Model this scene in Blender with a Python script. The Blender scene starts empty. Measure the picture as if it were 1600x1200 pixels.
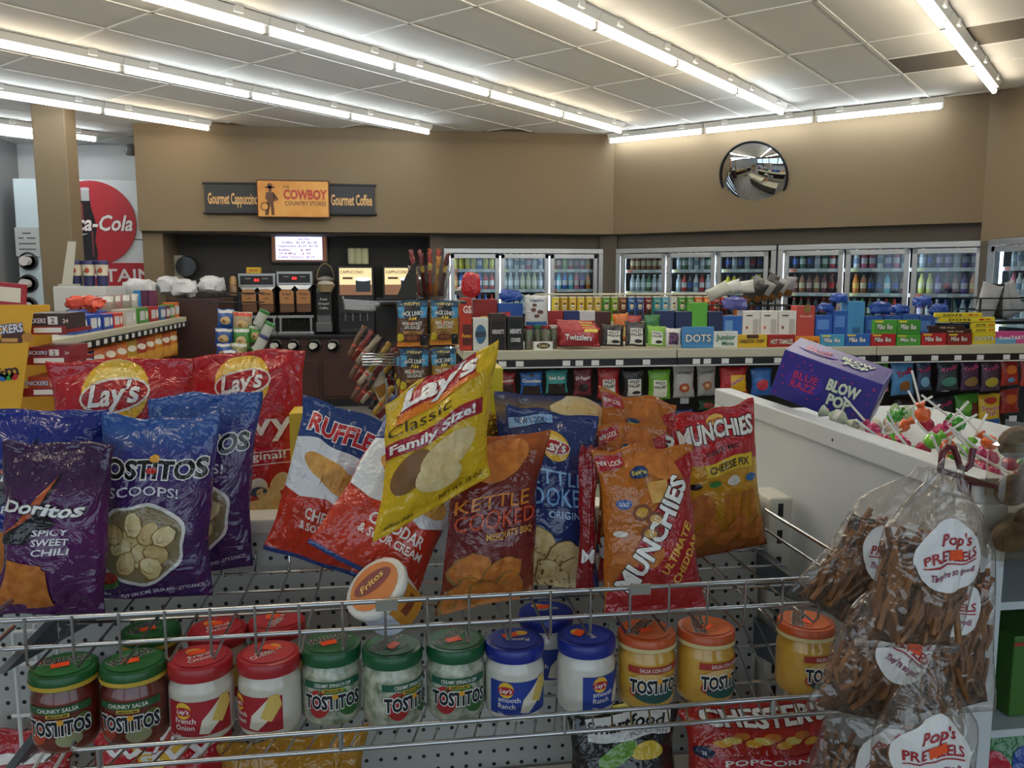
import bpy, bmesh, math, random
from mathutils import Vector, Matrix, noise
random.seed(7)
S = bpy.context.scene
COL = S.collection
# ---------------------------------------------------------------- camera, world, exposure
F, PT, YAW, CAMH = 1300.0, math.atan(163 / 1300.0), math.radians(8), 1.6
cam = bpy.data.objects.new('camera', bpy.data.cameras.new('camera'))
COL.objects.link(cam)
cam.location = (0, 0, CAMH)
cam.rotation_euler = (math.pi / 2 - PT, 0, -YAW)
cam.data.sensor_width = 36
cam.data.lens = 36 * F / 1600
cam.data.clip_start = .02
S.camera = cam
w = bpy.data.worlds.new('sky'); S.world = w; w.use_nodes = True
w.node_tree.nodes['Background'].inputs[0].default_value = (.86, .93, 1, 1)
w.node_tree.nodes['Background'].inputs[1].default_value = 1.0
S.view_settings.view_transform = 'Standard'; S.view_settings.look = 'None'
S.view_settings.gamma = 1; S.view_settings.use_curve_mapping = False
S.view_settings.exposure = 0.62
TUBE = 15.0            # radiance of a fluorescent tube
S.cycles.max_bounces = 8; S.cycles.transparent_max_bounces = 16
S.cycles.sample_clamp_indirect = 4
S.cycles.use_denoising = True

def at(px, py, Y):
    """point of the store at depth Y that the photograph shows at (px, py)"""
    x, d = (px - 800) / F, (py - 600) / F
    c, s = math.cos(PT), math.sin(PT)
    f, z = c - d * s, -(d * c + s)
    X, Yr = x * math.cos(YAW) + f * math.sin(YAW), -x * math.sin(YAW) + f * math.cos(YAW)
    t = Y / Yr
    return Vector((X * t, Y, CAMH + z * t))
def pxm(Y): return F / Y * 1.0     # rough pixels per metre

# ---------------------------------------------------------------- materials
def lin(h):
    h = h.lstrip('#')
    r = [int(h[i:i + 2], 16) / 255 for i in (0, 2, 4)]
    return tuple(v / 12.92 if v <= .04045 else ((v + .055) / 1.055) ** 2.4 for v in r) + (1,)
MC = {}
def mat(name, col='808080', rough=.5, metal=0, emit=0, coat=0, spec=.5, bump=None, noise_col=None, nscale=8, trans=0, alpha=1):
    if name in MC: return MC[name]
    m = bpy.data.materials.new(name); m.use_nodes = True
    nt = m.node_tree; b = nt.nodes['Principled BSDF']; i = b.inputs
    i['Base Color'].default_value = lin(col); i['Roughness'].default_value = rough; i['Metallic'].default_value = metal
    i['Specular IOR Level'].default_value = spec; i['Coat Weight'].default_value = coat; i['Coat Roughness'].default_value = .08
    if emit: i['Emission Color'].default_value = lin(col); i['Emission Strength'].default_value = emit
    if trans: i['Transmission Weight'].default_value = trans
    i['Alpha'].default_value = alpha
    tc = None
    if bump or noise_col: tc = nt.nodes.new('ShaderNodeTexCoord')
    if noise_col:
        n = nt.nodes.new('ShaderNodeTexNoise'); n.inputs['Scale'].default_value = nscale; n.inputs['Detail'].default_value = 5
        r = nt.nodes.new('ShaderNodeValToRGB'); r.color_ramp.elements[0].color = lin(col); r.color_ramp.elements[1].color = lin(noise_col)
        r.color_ramp.elements[0].position = .35; r.color_ramp.elements[1].position = .68
        nt.links.new(tc.outputs['Object'], n.inputs['Vector']); nt.links.new(n.outputs['Fac'], r.inputs['Fac']); nt.links.new(r.outputs['Color'], i['Base Color'])
    if bump:
        sc, st, di = bump
        n = nt.nodes.new('ShaderNodeTexNoise'); n.inputs['Scale'].default_value = sc; n.inputs['Detail'].default_value = 3; n.inputs['Distortion'].default_value = 1.6
        u = nt.nodes.new('ShaderNodeBump'); u.inputs['Strength'].default_value = st; u.inputs['Distance'].default_value = di
        nt.links.new(tc.outputs['Object'], n.inputs['Vector']); nt.links.new(n.outputs['Fac'], u.inputs['Height']); nt.links.new(u.outputs['Normal'], i['Normal'])
    MC[name] = m
    return m
def FM(h): return mat('film_' + h, h, .12, spec=.7, bump=(21, .5, .02))                 # printed glossy film
def PM(h, r=.45): return mat('print_%s_%d' % (h, r * 100), h, r)                          # printed card or paper
def thin(name, col, fac, rough=.05, milk=0):
    """thin clear sheet: mostly see-through, with a glossy reflection"""
    if name in MC: return MC[name]
    m = bpy.data.materials.new(name); m.use_nodes = True; nt = m.node_tree
    for n in list(nt.nodes):
        if n.type != 'OUTPUT_MATERIAL': nt.nodes.remove(n)
    o = nt.nodes['Material Output']; t = nt.nodes.new('ShaderNodeBsdfTransparent'); g = nt.nodes.new('ShaderNodeBsdfGlossy')
    t.inputs[0].default_value = lin(col); g.inputs['Roughness'].default_value = rough
    x = nt.nodes.new('ShaderNodeMixShader'); fr = nt.nodes.new('ShaderNodeLayerWeight'); fr.inputs['Blend'].default_value = .5; pw = nt.nodes.new('ShaderNodeMath'); pw.operation = 'POWER'; pw.inputs[1].default_value = 4
    ad = nt.nodes.new('ShaderNodeMath'); ad.operation = 'ADD'; ad.use_clamp = True; ad.inputs[1].default_value = fac
    if rough > .1:
        tc = nt.nodes.new('ShaderNodeTexCoord'); n = nt.nodes.new('ShaderNodeTexNoise'); n.inputs['Scale'].default_value = 22; n.inputs['Distortion'].default_value = 1.5
        u = nt.nodes.new('ShaderNodeBump'); u.inputs['Strength'].default_value = .7; u.inputs['Distance'].default_value = .02
        nt.links.new(tc.outputs['Object'], n.inputs['Vector']); nt.links.new(n.outputs['Fac'], u.inputs['Height']); nt.links.new(u.outputs['Normal'], g.inputs['Normal'])
    nt.links.new(fr.outputs['Facing'], pw.inputs[0]); nt.links.new(pw.outputs[0], ad.inputs[0]); nt.links.new(ad.outputs[0], x.inputs[0])
    nt.links.new(t.outputs[0], x.inputs[1]); nt.links.new(g.outputs[0], x.inputs[2]); nt.links.new(x.outputs[0], o.inputs['Surface'])
    if milk:
        df = nt.nodes.new('ShaderNodeBsdfDiffuse'); df.inputs[0].default_value = (.8, .8, .8, 1); y = nt.nodes.new('ShaderNodeMixShader'); y.inputs[0].default_value = milk
        nt.links.new(x.outputs[0], y.inputs[1]); nt.links.new(df.outputs[0], y.inputs[2]); nt.links.new(y.outputs[0], o.inputs['Surface'])
    MC[name] = m
    return m
def ramp_film(name, stops):
    """film whose printed ground changes with the height on the bag (UV v)"""
    if name in MC: return MC[name]
    m = mat(name, 'ffffff', .12, spec=.7, bump=(21, .5, .02)); nt = m.node_tree
    uv = nt.nodes.new('ShaderNodeUVMap'); sx = nt.nodes.new('ShaderNodeSeparateXYZ'); r = nt.nodes.new('ShaderNodeValToRGB')
    e = r.color_ramp.elements
    while len(e) < len(stops): e.new(.5)
    for k, (p, h) in enumerate(stops): e[k].position = p; e[k].color = lin(h)
    nt.links.new(uv.outputs[0], sx.inputs[0]); nt.links.new(sx.outputs['Y'], r.inputs['Fac'])
    nt.links.new(r.outputs['Color'], nt.nodes['Principled BSDF'].inputs['Base Color'])
    return m

# ---------------------------------------------------------------- mesh collector
class G:
    def __init__(s): s.v, s.f, s.m, s.mats, s.sm = [], [], [], [], []
    def mi(s, m):
        if m not in s.mats: s.mats.append(m)
        return s.mats.index(m)
    def add(s, vs, fs, m, smooth=False):
        o = len(s.v); s.v += [tuple(p) for p in vs]; k = s.mi(m)
        for f in fs: s.f.append([i + o for i in f]); s.m.append(k); s.sm.append(smooth)
        return s
    def box(s, c, d, m, rz=0, rot=None):
        R = rot if rot is not None else Matrix.Rotation(rz, 3, 'Z')
        vs = [Vector(c) + R @ Vector((x * d[0] / 2, y * d[1] / 2, z * d[2] / 2)) for x in (-1, 1) for y in (-1, 1) for z in (-1, 1)]
        return s.add(vs, [(0, 1, 3, 2), (4, 6, 7, 5), (0, 4, 5, 1), (2, 3, 7, 6), (0, 2, 6, 4), (1, 5, 7, 3)], m)
    def b2(s, p, q, m):            # box from corner to corner
        return s.box([(a + b) / 2 for a, b in zip(p, q)], [abs(b - a) for a, b in zip(p, q)], m)
    def lathe(s, prof, m, n=20, c=(0, 0, 0), ax=None):
        vs, fs = [], []
        R = Vector((0, 0, 1)).rotation_difference(Vector(ax)).to_matrix() if ax is not None else Matrix.Identity(3)
        for r, z in prof:
            for k in range(n):
                a = 2 * math.pi * k / n
                vs.append(Vector(c) + R @ Vector((r * math.cos(a), r * math.sin(a), z)))
        for j in range(len(prof) - 1):
            for k in range(n):
                l = (k + 1) % n
                fs.append((j * n + k, j * n + l, j * n + n + l, j * n + n + k))
        if prof[0][0] > 1e-6: fs.append(tuple(range(n))[::-1])
        if prof[-1][0] > 1e-6: fs.append(tuple(range((len(prof) - 1) * n, len(prof) * n)))
        return s.add(vs, fs, m, True)
    def cyl(s, p, q, r, m, n=10, r2=None):
        p, q = Vector(p), Vector(q)
        return s.lathe([(r, 0), (r if r2 is None else r2, (q - p).length)], m, n, p, (q - p).normalized())
    def tube(s, pts, r, m, n=6, closed=False):
        pts = [Vector(p) for p in pts]; vs, fs = [], []; N = len(pts)
        up = None
        for i, p in enumerate(pts):
            a = pts[i - 1] if (i or closed) else p; b = pts[(i + 1) % N] if (i < N - 1 or closed) else p
            d = (b - a).normalized()
            if up is None: up = d.orthogonal().normalized()
            up = (up - d * up.dot(d)).normalized(); sd = d.cross(up)
            for k in range(n):
                t = 2 * math.pi * k / n; vs.append(p + (up * math.cos(t) + sd * math.sin(t)) * r)
        for i in range(N if closed else N - 1):
            j = (i + 1) % N
            for k in range(n):
                l = (k + 1) % n; fs.append((i * n + k, i * n + l, j * n + l, j * n + k))
        if not closed: fs += [tuple(range(n))[::-1], tuple(range((N - 1) * n, N * n))]
        return s.add(vs, fs, m, True)
    def grid(s, fn, nu, nv, m, smooth=True, closed=False):
        vs = [fn(i / nu, j / nv) for j in range(nv + 1) for i in range(nu + 1)]
        fs = [(j * (nu + 1) + i, j * (nu + 1) + i + 1, (j + 1) * (nu + 1) + i + 1, (j + 1) * (nu + 1) + i) for j in range(nv) for i in range(nu)]
        return s.add(vs, fs, m, smooth)
    def mesh(s, name):
        me = bpy.data.meshes.new(name); me.from_pydata(s.v, [], s.f)
        for m in s.mats: me.materials.append(m)
        me.polygons.foreach_set('material_index', s.m); me.polygons.foreach_set('use_smooth', s.sm)
        me.update()
        if any(s.sm): me.set_sharp_from_angle(angle=math.radians(50))
        return me
    def build(s, name, parent=None, bev=0):
        o = bpy.data.objects.new(name, s.mesh(name)); COL.objects.link(o)
        if parent is not None: o.parent = parent
        if bev:
            b = o.modifiers.new('bevel', 'BEVEL'); b.width = bev; b.segments = 2; b.limit_method = 'ANGLE'; b.angle_limit = math.radians(50)
        return o
def tag(o, label, cat, group=None, kind=None):
    o['label'] = label; o['category'] = cat
    if group: o['group'] = group
    if kind: o['kind'] = kind
    return o
def thing(name, label, cat, loc=(0, 0, 0), rz=0, group=None, mw=None):
    o = bpy.data.objects.new(name, None); COL.objects.link(o); o.empty_display_size = .05
    if mw is not None: o.matrix_world = mw
    else: o.location = loc; o.rotation_euler = (0, 0, rz)
    return tag(o, label, cat, group)
def struct(o, label=None):
    o['kind'] = 'structure'
    if label: o['label'] = label
    return o
def dup(o, parent=None):
    c = o.copy(); COL.objects.link(c); c.parent = parent
    if parent is not None: c.matrix_parent_inverse = o.matrix_parent_inverse
    for ch in list(o.children): dup(ch, c)
    return c

# ---------------------------------------------------------------- print: flat lettering and shapes laid on a surface
TC = {}
def text2d(s, bold=0, shear=0, res=2, sx=1.0):
    k = (s, round(bold, 3), shear, res)
    if k not in TC:
        cu = bpy.data.curves.new('t', 'FONT'); cu.body = s; cu.resolution_u = res; cu.offset = bold; cu.shear = shear; cu.size = 1.37; cu.fill_mode = 'FRONT'
        o = bpy.data.objects.new('t', cu); me = o.to_mesh(); me.calc_loop_triangles()
        TC[k] = ([(v.co.x, v.co.y) for v in me.vertices], [tuple(t.vertices) for t in me.loop_triangles])
        o.to_mesh_clear(); bpy.data.objects.remove(o); bpy.data.curves.remove(cu)
    return TC[k]
class Print:
    def __init__(s): s.it = []
    def raw(s, vs, fs, m, lay): s.it.append((vs, fs, m, lay)); return s
    def text(s, t, x, y, h, m, w=None, bold=.02, shear=0, rot=0, lay=3, edge=None, ew=.05, arc=0, res=2, al=.5, flip=False):
        """text of cap height h, centred at x with its baseline at y; w squeezes it to a width; arc bends it; edge adds an outline"""
        def place(vs):
            x0 = min(v[0] for v in vs); x1 = max(v[0] for v in vs); L = x1 - x0 or 1
            k = (w / L) if w else h
            out = []
            for a, b in vs:
                a = (a - x0 - L * al) * k; b = b * h
                if arc: b += arc * (1 - (a / (L * k / 2)) ** 2) if L else 0
                if flip: a, b = -a, -b + h
                out.append((x + a * math.cos(rot) - b * math.sin(rot), y + a * math.sin(rot) + b * math.cos(rot)))
            return out
        vs, fs = text2d(t, bold, shear, res)
        if not vs: return s
        if edge is not None:
            v2, f2 = text2d(t, bold + ew, shear, res); x0 = min(v[0] for v in vs); x1 = max(v[0] for v in vs)
            sv = w; L = x1 - x0; L2 = max(v[0] for v in v2) - min(v[0] for v in v2)
            if w: w = w * L2 / L
            s.raw(place(v2), f2, edge, lay - 1); w = sv
        return s.raw(place(vs), fs, m, lay)
    def poly(s, pts, m, lay=1):
        from mathutils.geometry import tessellate_polygon
        fs = tessellate_polygon([[Vector((a, b, 0)) for a, b in pts]])
        return s.raw(pts, [tuple(f) for f in fs], m, lay)
    def rect(s, x0, y0, x1, y1, m, lay=1, rot=0):
        cx, cy = (x0 + x1) / 2, (y0 + y1) / 2; c, n = math.cos(rot), math.sin(rot)
        return s.poly([(cx + (a - cx) * c - (b - cy) * n, cy + (a - cx) * n + (b - cy) * c) for a, b in ((x0, y0), (x1, y0), (x1, y1), (x0, y1))], m, lay)
    def ell(s, x, y, rx, ry, m, lay=1, rot=0, n=22, wob=0, a0=0, a1=2 * math.pi):
        p = []
        for k in range(n):
            a = a0 + (a1 - a0) * k / (n - (0 if a1 - a0 > 6.2 else 1)); q = 1 + wob * math.sin(a * 7 + x * 90) + wob * math.sin(a * 3 + y * 70)
            u, v = rx * math.cos(a) * q, ry * math.sin(a) * q
            p.append((x + u * math.cos(rot) - v * math.sin(rot), y + u * math.sin(rot) + v * math.cos(rot)))
        return s.poly(p, m, lay)
    def build(s, name, parent, fn, xs=(), ys=(), off=.0007, step=.00035, clip=None):
        bm = bmesh.new(); mats = []
        for vs, fs, m, lay in s.it:
            if m not in mats: mats.append(m)
            k = mats.index(m); bv = [bm.verts.new((a, b, lay)) for a, b in vs]
            for f in fs:
                try: q = bm.faces.new([bv[i] for i in f])
                except ValueError: continue
                q.material_index = k
                if q.normal.z < 0 or (q.calc_area() and (q.normal_update() or q.normal.z < 0)): q.normal_flip()
        def cut(co, no, co_, clear=False):
            bmesh.ops.bisect_plane(bm, geom=bm.verts[:] + bm.edges[:] + bm.faces[:], plane_co=co, plane_no=no, dist=1e-6, clear_outer=clear)
        if clip:
            x0, x1, y0, y1 = clip
            cut((x0, 0, 0), (-1, 0, 0), 0, True); cut((x1, 0, 0), (1, 0, 0), 0, True); cut((0, y0, 0), (0, -1, 0), 0, True); cut((0, y1, 0), (0, 1, 0), 0, True)
        for x in xs: cut((x, 0, 0), (1, 0, 0), 0)
        for y in ys: cut((0, y, 0), (0, 1, 0), 0)
        for v in bm.verts:
            p, n = fn(v.co.x, v.co.y); v.co = Vector(p) + Vector(n) * (off + step * v.co.z)
        me = bpy.data.meshes.new(name); bm.to_mesh(me); bm.free()
        for m in mats: me.materials.append(m)
        o = bpy.data.objects.new(name, me); COL.objects.link(o)
        if parent is not None: o.parent = parent
        return o
def flat(o, x, y):
    """surface function of a flat face with origin o and axes x, y"""
    o, x, y = Vector(o), Vector(x), Vector(y); n = x.cross(y).normalized()
    return lambda a, b: (o + x * a + y * b, n)
FRONT = lambda y=0, z=0, x=0: flat((x, y, z), (1, 0, 0), (0, 0, 1))     # faces -Y
def roundface(r, z0=0, a0=0):
    """surface of an upright cylinder, x = arc length from its -Y side"""
    def fn(x, y):
        a = x / r + a0; n = Vector((math.sin(a), -math.cos(a), 0)); return n * r + Vector((0, 0, y + z0)), n
    return fn

# ---------------------------------------------------------------- pillow bags
def bag_surface(W, H, T, nu, nv, seed, wr=1.0, seal=.04, shear=0, pinch=0):
    """front and back point grids of a sealed, air-filled bag; x across, z up, front towards -Y"""
    out = []
    for side in (-1, 1):
        P = []
        for j in range(nv + 1):
            v = j / nv
            if v < seal or v > 1 - seal: pv = 0
            else:
                q = (v - seal) / (1 - 2 * seal); pv = (1 - abs(2 * q - 1) ** 2.4) ** .75 * (1.08 - .16 * q)
            for i in range(nu + 1):
                u = 2 * i / nu - 1
                e = max(0, 1 - abs(u) ** 2.2) ** .62
                x = u * W / 2 * (1 - .1 * pv) + .006 * wr * noise.noise((0, v * 4, seed + (9 if u > 0 else 0))) * abs(u)
                y = T / 2 * e * pv
                c = noise.noise((u * 5.5 + seed, v * 1.6, seed * 3.1 + side)) * (1 - pv) + .5 * noise.noise((u * 2.4 + v * 3.4, v * 5.5 - u * 2, seed + side * 4))
                c += .5 * (.35 - abs(noise.noise((u * 2.2 - v * 2.7 + seed, v * 2.9 + u * 2.4, seed * 1.7 + side * 2)))) 
                c += .55 * (.2 - abs(noise.noise((u * 4.3 + v * 5 + seed, v * 6.1 - u * 3.7, seed * 2.3 + side)))) * (.4 + .9 * (1 - pv))
                y += wr * .115 * T * c * min(1, e * 1.6) * (.25 if pv == 0 else 1)
                if pv == 0: y = max(y, -.3 * T) * .5 + .0015
                y = max(y, .0012)
                z = v * H + .012 * wr * noise.noise((u * 1.6, seed, v * 2)) * (v if v > .5 else -.3 * (1 - v))
                if pinch:
                    k = 1 - pinch * max(0, min(1, (v - .68) / .26)) ** 1.2; x *= k; y *= (k + .25) / 1.25
                P.append(Vector((x, side * y, z + x * shear)))
        out.append(P)
    return out
def bag_mesh(name, W, H, T, m, seed, nu=24, nv=32, wr=1.0, seal=.04, parent=None, shear=0, pinch=0):
    fr, bk = bag_surface(W, H, T, nu, nv, seed, wr, seal, shear, pinch)
    N = nu + 1; vs = fr + bk; fs = []; o = len(fr)
    for j in range(nv):
        for i in range(nu):
            a = j * N + i
            fs.append((a, a + 1, a + N + 1, a + N)); fs.append((o + a + 1, o + a, o + a + N, o + a + N + 1))
        for i in (0, nu):
            a = j * N + i; q = (a, a + N, o + a + N, o + a); fs.append(q if i == 0 else q[::-1])
    for i in range(nu):
        fs.append((i, o + i, o + i + 1, i + 1)); a = nv * N + i; fs.append((a, a + 1, o + a + 1, o + a))
    me = bpy.data.meshes.new(name); me.from_pydata([tuple(v) for v in vs], [], fs); me.materials.append(m)
    me.polygons.foreach_set('use_smooth', [True] * len(fs))
    uv = me.uv_layers.new(name='UVMap')
    for l in me.loops:
        k = l.vertex_index % o; uv.data[l.index].uv = ((k % N) / nu, (k // N) / nv)
    me.update()
    ob = bpy.data.objects.new(name, me); COL.objects.link(ob)
    if parent is not None: ob.parent = parent
    def fn(x, y):
        a = min(max((x / W + .5) * nu, 0), nu - 1e-4); b = min(max(y / H * nv, 0), nv - 1e-4)
        i, j = int(a), int(b); a -= i; b -= j; k = j * N + i
        p00, p10, p01, p11 = fr[k], fr[k + 1], fr[k + N], fr[k + N + 1]
        p = p00 * (1 - a) * (1 - b) + p10 * a * (1 - b) + p01 * (1 - a) * b + p11 * a * b
        n = (p10 - p00 + p11 - p01).cross(p01 - p00 + p11 - p10)
        return p, (n.normalized() if n.length > 1e-12 else Vector((0, -1, 0)))
    xs = [(i / nu - .5) * W for i in range(1, nu)]; ys = [j / nv * H for j in range(1, nv)]
    return ob, fn, xs, ys, (-W / 2, W / 2, 0, H)
def frame_px(b, t, Y0, Y1, wpx, yaw=0):
    """placement of an upright flat thing from its bottom and top middle in the photograph and its depths"""
    B, T = at(b[0], b[1], Y0), at(t[0], t[1], Y1)
    up = T - B; H = up.length; up.normalize()
    dist = (B + T).length / 2 if False else ((B + T) / 2 - Vector((0, 0, CAMH))).length
    W = wpx * dist / F * .97
    n = Vector((0, -1, 0)); n = (n - up * n.dot(up)).normalized()
    R = Matrix.Rotation(yaw, 3, up); n = R @ n; x = up.cross(n) * -1
    x = n.cross(up) * -1
    Mx = Matrix((( x.x, -n.x, up.x, B.x), (x.y, -n.y, up.y, B.y), (x.z, -n.z, up.z, B.z), (0, 0, 0, 1)))
    return Mx, W, H
# ================================================================ THE ROOM
TAUPE = mat('taupe_paint', '7d6c53', .75, bump=(60, .08, .004))
DARKW = mat('shade_toned_taupe', '5a5148', .75)  # darker taupe: shade of the recess below the soffit put into the colour
CHAR = mat('charcoal_paint', '474542', .7)
WHITEW = mat('white_panel_wall', 'c9cbc9', .28)
ALU = mat('brushed_aluminium', 'b9bcbe', .35, .9)
CHROME = mat('chrome_wire', 'c4c6c8', .22, 1)
BLACK = mat('black_plastic', '17171a', .4)
WHITE = mat('white_enamel', 'e4e4e0', .4)
STEEL = mat('stainless_steel', 'a9abad', .3, .9)
WOOD = mat('brown_laminate', '46291f', .4, noise_col='3a2019', nscale=6)
CREAMP = mat('cream_enamel', 'd9d3bd', .45)
def plane_wall(name, p, q, z0, z1, th, m, label):
    """upright wall slab from p to q (x, y), thickness th added to its far side"""
    p, q = Vector((*p, 0)), Vector((*q, 0)); d = q - p; L = d.length; a = math.atan2(d.y, d.x)
    o = G().b2((0, 0, z0), (L, th, z1), m).build(name); o.location = p; o.rotation_euler = (0, 0, a)
    return struct(o, label)
fl = G().b2((-9, -2.6, -.1), (5.95, 13, 0), mat('grey_floor_tile', '8d8a84', .35, noise_col='7a766f', nscale=3)).build('floor'); struct(fl, 'grey polished shop floor')
CEILW = mat('ceiling_tile_white', 'e4e3de', .9, bump=(140, .25, .003))
cl = G().b2((-9, -2.6, 3.425), (5.95, 13, 3.5), CEILW).build('ceiling'); struct(cl, 'off-white suspended tile ceiling')
R2 = math.sqrt(.5)
def inroom(X, Y):
    if not (-8.9 < X < 5.8 and -2.4 < Y): return False
    if X > 2.75: return (X - 2.75) * 2.73 + (Y - 10.45) * 3.08 < -.05
    return Y < (10.38 if X > -2.95 else 12.1)
tile = G().b2((-.6, -.295, -.008), (.6, .295, .008), CEILW).mesh('ceiling_tile')
vent = G().b2((-.295, -.295, -.008), (.295, .295, .008), mat('dark_ceiling_panel', '6f685c', .8)).mesh('ceiling_vent_panel')
for i in range(-4, 12):
    for j in range(-20, 10):
        a, b = 8.12 - .61 - 1.22 * (6 - i), -1.83 + .305 + .61 * j
        X, Y = (a + b) * R2, (a - b) * R2
        if not inroom(X, Y) or Y < 1.5 or abs(X * math.cos(YAW) - Y * math.sin(YAW)) > (X * math.sin(YAW) + Y * math.cos(YAW)) * .75 + 1.2: continue
        dk = (abs(a - 7.51) < .1 and j == 0) or (abs(a - 7.51) < .1 and j == 1)
        def put(me, nm, a):
            o = bpy.data.objects.new(nm, me); COL.objects.link(o); o.parent = cl
            o.location = ((a + b) * R2, (a - b) * R2, 3.4); o.rotation_euler = (0, 0, math.pi / 4)
        if dk:
            put(vent, 'ceiling_vent_panel', a + (.305 if j == 0 else -.305))
            h = G().b2((-.295, -.295, -.008), (.295, .295, .008), CEILW).mesh('ceiling_tile'); put(h, 'ceiling_tile', a - (.305 if j == 0 else -.305))
        else: put(tile, 'ceiling_tile', a)
TEE = mat('ceiling_tee_white', 'f2f1ec', .6)
def tee(a0, a1, b0, b1):
    n = 60; ins = [k for k in range(n + 1) if inroom((a0 + (a1 - a0) * k / n + b0 + (b1 - b0) * k / n) * R2, (a0 + (a1 - a0) * k / n - b0 - (b1 - b0) * k / n) * R2)]
    if len(ins) < 2: return
    f = lambda k: ((a0 + (a1 - a0) * k / n), (b0 + (b1 - b0) * k / n))
    (pa, pb), (qa, qb) = f(ins[0]), f(ins[-1])
    p, q = Vector(((pa + pb) * R2, (pa - pb) * R2, 3.391)), Vector(((qa + qb) * R2, (qa - qb) * R2, 3.391))
    d = q - p
    o = G().b2((0, -.012, -.004), (d.length, .012, .012), TEE).build('ceiling_tee', cl); o.location = p; o.rotation_euler = (0, 0, math.atan2(d.y, d.x))
for j in range(-17, 6): tee(-2, 12, -1.83 + .61 * j, -1.83 + .61 * j)
for i in range(-4, 8): tee(8.12 - 1.22 * (6 - i), 8.12 - 1.22 * (6 - i), -12, 3)
tee(7.51, 7.51, -1.83, -.61)
# walls and soffits
plane_wall('wall_back', (-2.95, 10.4), (2.75, 10.4), 2.17, 3.425, .12, TAUPE, 'taupe wall above the coffee counter')
plane_wall('wall_chamfer', (2.75, 10.4), (5.83, 7.72), 2.17, 3.425, .12, TAUPE, 'taupe wall above the drink coolers')
plane_wall('wall_right', (5.83, 5.35), (5.83, -2.6), 0, 3.425, .12, TAUPE, 'taupe side wall')
plane_wall('wall_right_upper', (5.83, 7.72), (5.83, 5.35), 1.98, 3.425, .12, TAUPE, 'taupe side wall above the end cooler')
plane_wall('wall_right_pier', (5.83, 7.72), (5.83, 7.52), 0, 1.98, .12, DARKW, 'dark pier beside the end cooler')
o = G().b2((-2.95, 10.52, 2.17), (-2.83, 12.2, 3.425), TAUPE).b2((-2.95, 10.52, 0), (-2.72, 11.3, 2.17), TAUPE).build('wall_return'); struct(o)
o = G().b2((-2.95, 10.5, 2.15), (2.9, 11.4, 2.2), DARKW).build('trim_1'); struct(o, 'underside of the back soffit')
plane_wall('wall_alcove', (-2.72, 11.25), (.5, 11.25), 0, 2.17, .1, CHAR, 'charcoal wall behind the coffee machines')
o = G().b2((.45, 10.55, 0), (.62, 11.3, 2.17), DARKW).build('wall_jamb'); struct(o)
plane_wall('wall_cooler_back', (.6, 10.6), (2.95, 10.6), 2.0, 2.17, .5, DARKW, 'shade-toned wall strip above the three-door cooler')
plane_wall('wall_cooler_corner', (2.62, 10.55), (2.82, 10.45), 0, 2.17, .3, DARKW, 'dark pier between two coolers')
plane_wall('wall_cooler_chamfer', (2.84, 10.48), (5.93, 7.79), 2.0, 2.17, .4, DARKW, 'shade-toned wall strip above the six-door cooler')
plane_wall('wall_fountain', (-9, 12.2), (-2.83, 12.2), 0, 3.425, .1, WHITEW, 'glossy white wall behind the drink fountain')
plane_wall('wall_left', (-9, -2.6), (-9, 12.2), 0, 3.425, .1, WHITEW, 'white side wall')
o = G().b2((-5.4, 11.3, 0), (-4.95, 12.2, 3.42), mat('grey_paint', '9a9a9a', .5)).build('wall_partition'); struct(o, 'grey partition beside the fountain')
o = G().b2((-3.62, 9.3, 0), (-3.30, 9.62, 3.425), TAUPE).build('pillar_1', bev=.012); tag(o, 'taupe square pillar in front of the drink fountain', 'pillar', kind='structure')
# shop front with daylight, behind the camera
wg = G()
for x0, x1 in ((-9, -8.7), (-5.3, -5.1), (-1.8, -1.6), (1.8, 2.0), (5.6, 5.95)): wg.b2((x0, -2.6, 0), (x1, -2.5, 3.425), TAUPE)
wg.b2((-9, -2.6, 0), (5.95, -2.5, .5), TAUPE); wg.b2((-9, -2.6, 2.7), (5.95, -2.5, 3.425), TAUPE)
struct(wg.build('wall_front'), 'shop front wall with large windows')
PANE = thin('window_glass', 'f4fbff', .03)
for n, (x0, x1) in enumerate(((-8.7, -5.3), (-5.1, -1.8), (-1.6, 1.8), (2.0, 5.6))):
    o = G().b2((x0, -2.58, .5), (x0 + .05, -2.52, 2.7), ALU).b2((x1 - .05, -2.58, .5), (x1, -2.52, 2.7), ALU).b2((x0, -2.58, .5), (x1, -2.52, .55), ALU).b2((x0, -2.58, 2.65), (x1, -2.52, 2.7), ALU).build('window_%d' % (n + 1)); struct(o)
    G().b2((x0 + .05, -2.553, .55), (x1 - .05, -2.547, 2.65), PANE).build('window_pane', o)

# ---------------------------------------------------------------- fluorescent strip lights
COOL = mat('tube_cool', 'f2faff', emit=TUBE); WARM = mat('tube_warm', 'fff0d6', emit=TUBE); HOUS = mat('lamp_housing_white', 'e3e2dc', .4)
def strip_proto(m):
    t = thing('strip_light', '', 'light')
    G().add([(-.61, y, z) for y, z in ((-.035, .03), (-.06, .085), (.06, .085), (.035, .03))] + [(.61, y, z) for y, z in ((-.035, .03), (-.06, .085), (.06, .085), (.035, .03))],
            [(0, 1, 2, 3), (7, 6, 5, 4), (0, 4, 5, 1), (1, 5, 6, 2), (2, 6, 7, 3), (3, 7, 4, 0)], HOUS).build('housing', t)
    G().cyl((-.585, 0, 0), (.585, 0, 0), .022, m, 12).build('tube', t)
    for s in (-1, 1):
        G().box((s * .597, 0, .008), (.022, .034, .06), HOUS).build('socket', t)
        G().b2((s * .36 - .035, -.066, .05), (s * .36 + .035, .066, .105), HOUS).build('hanger', t, bev=.004)
    return t
PROT = {}
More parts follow.
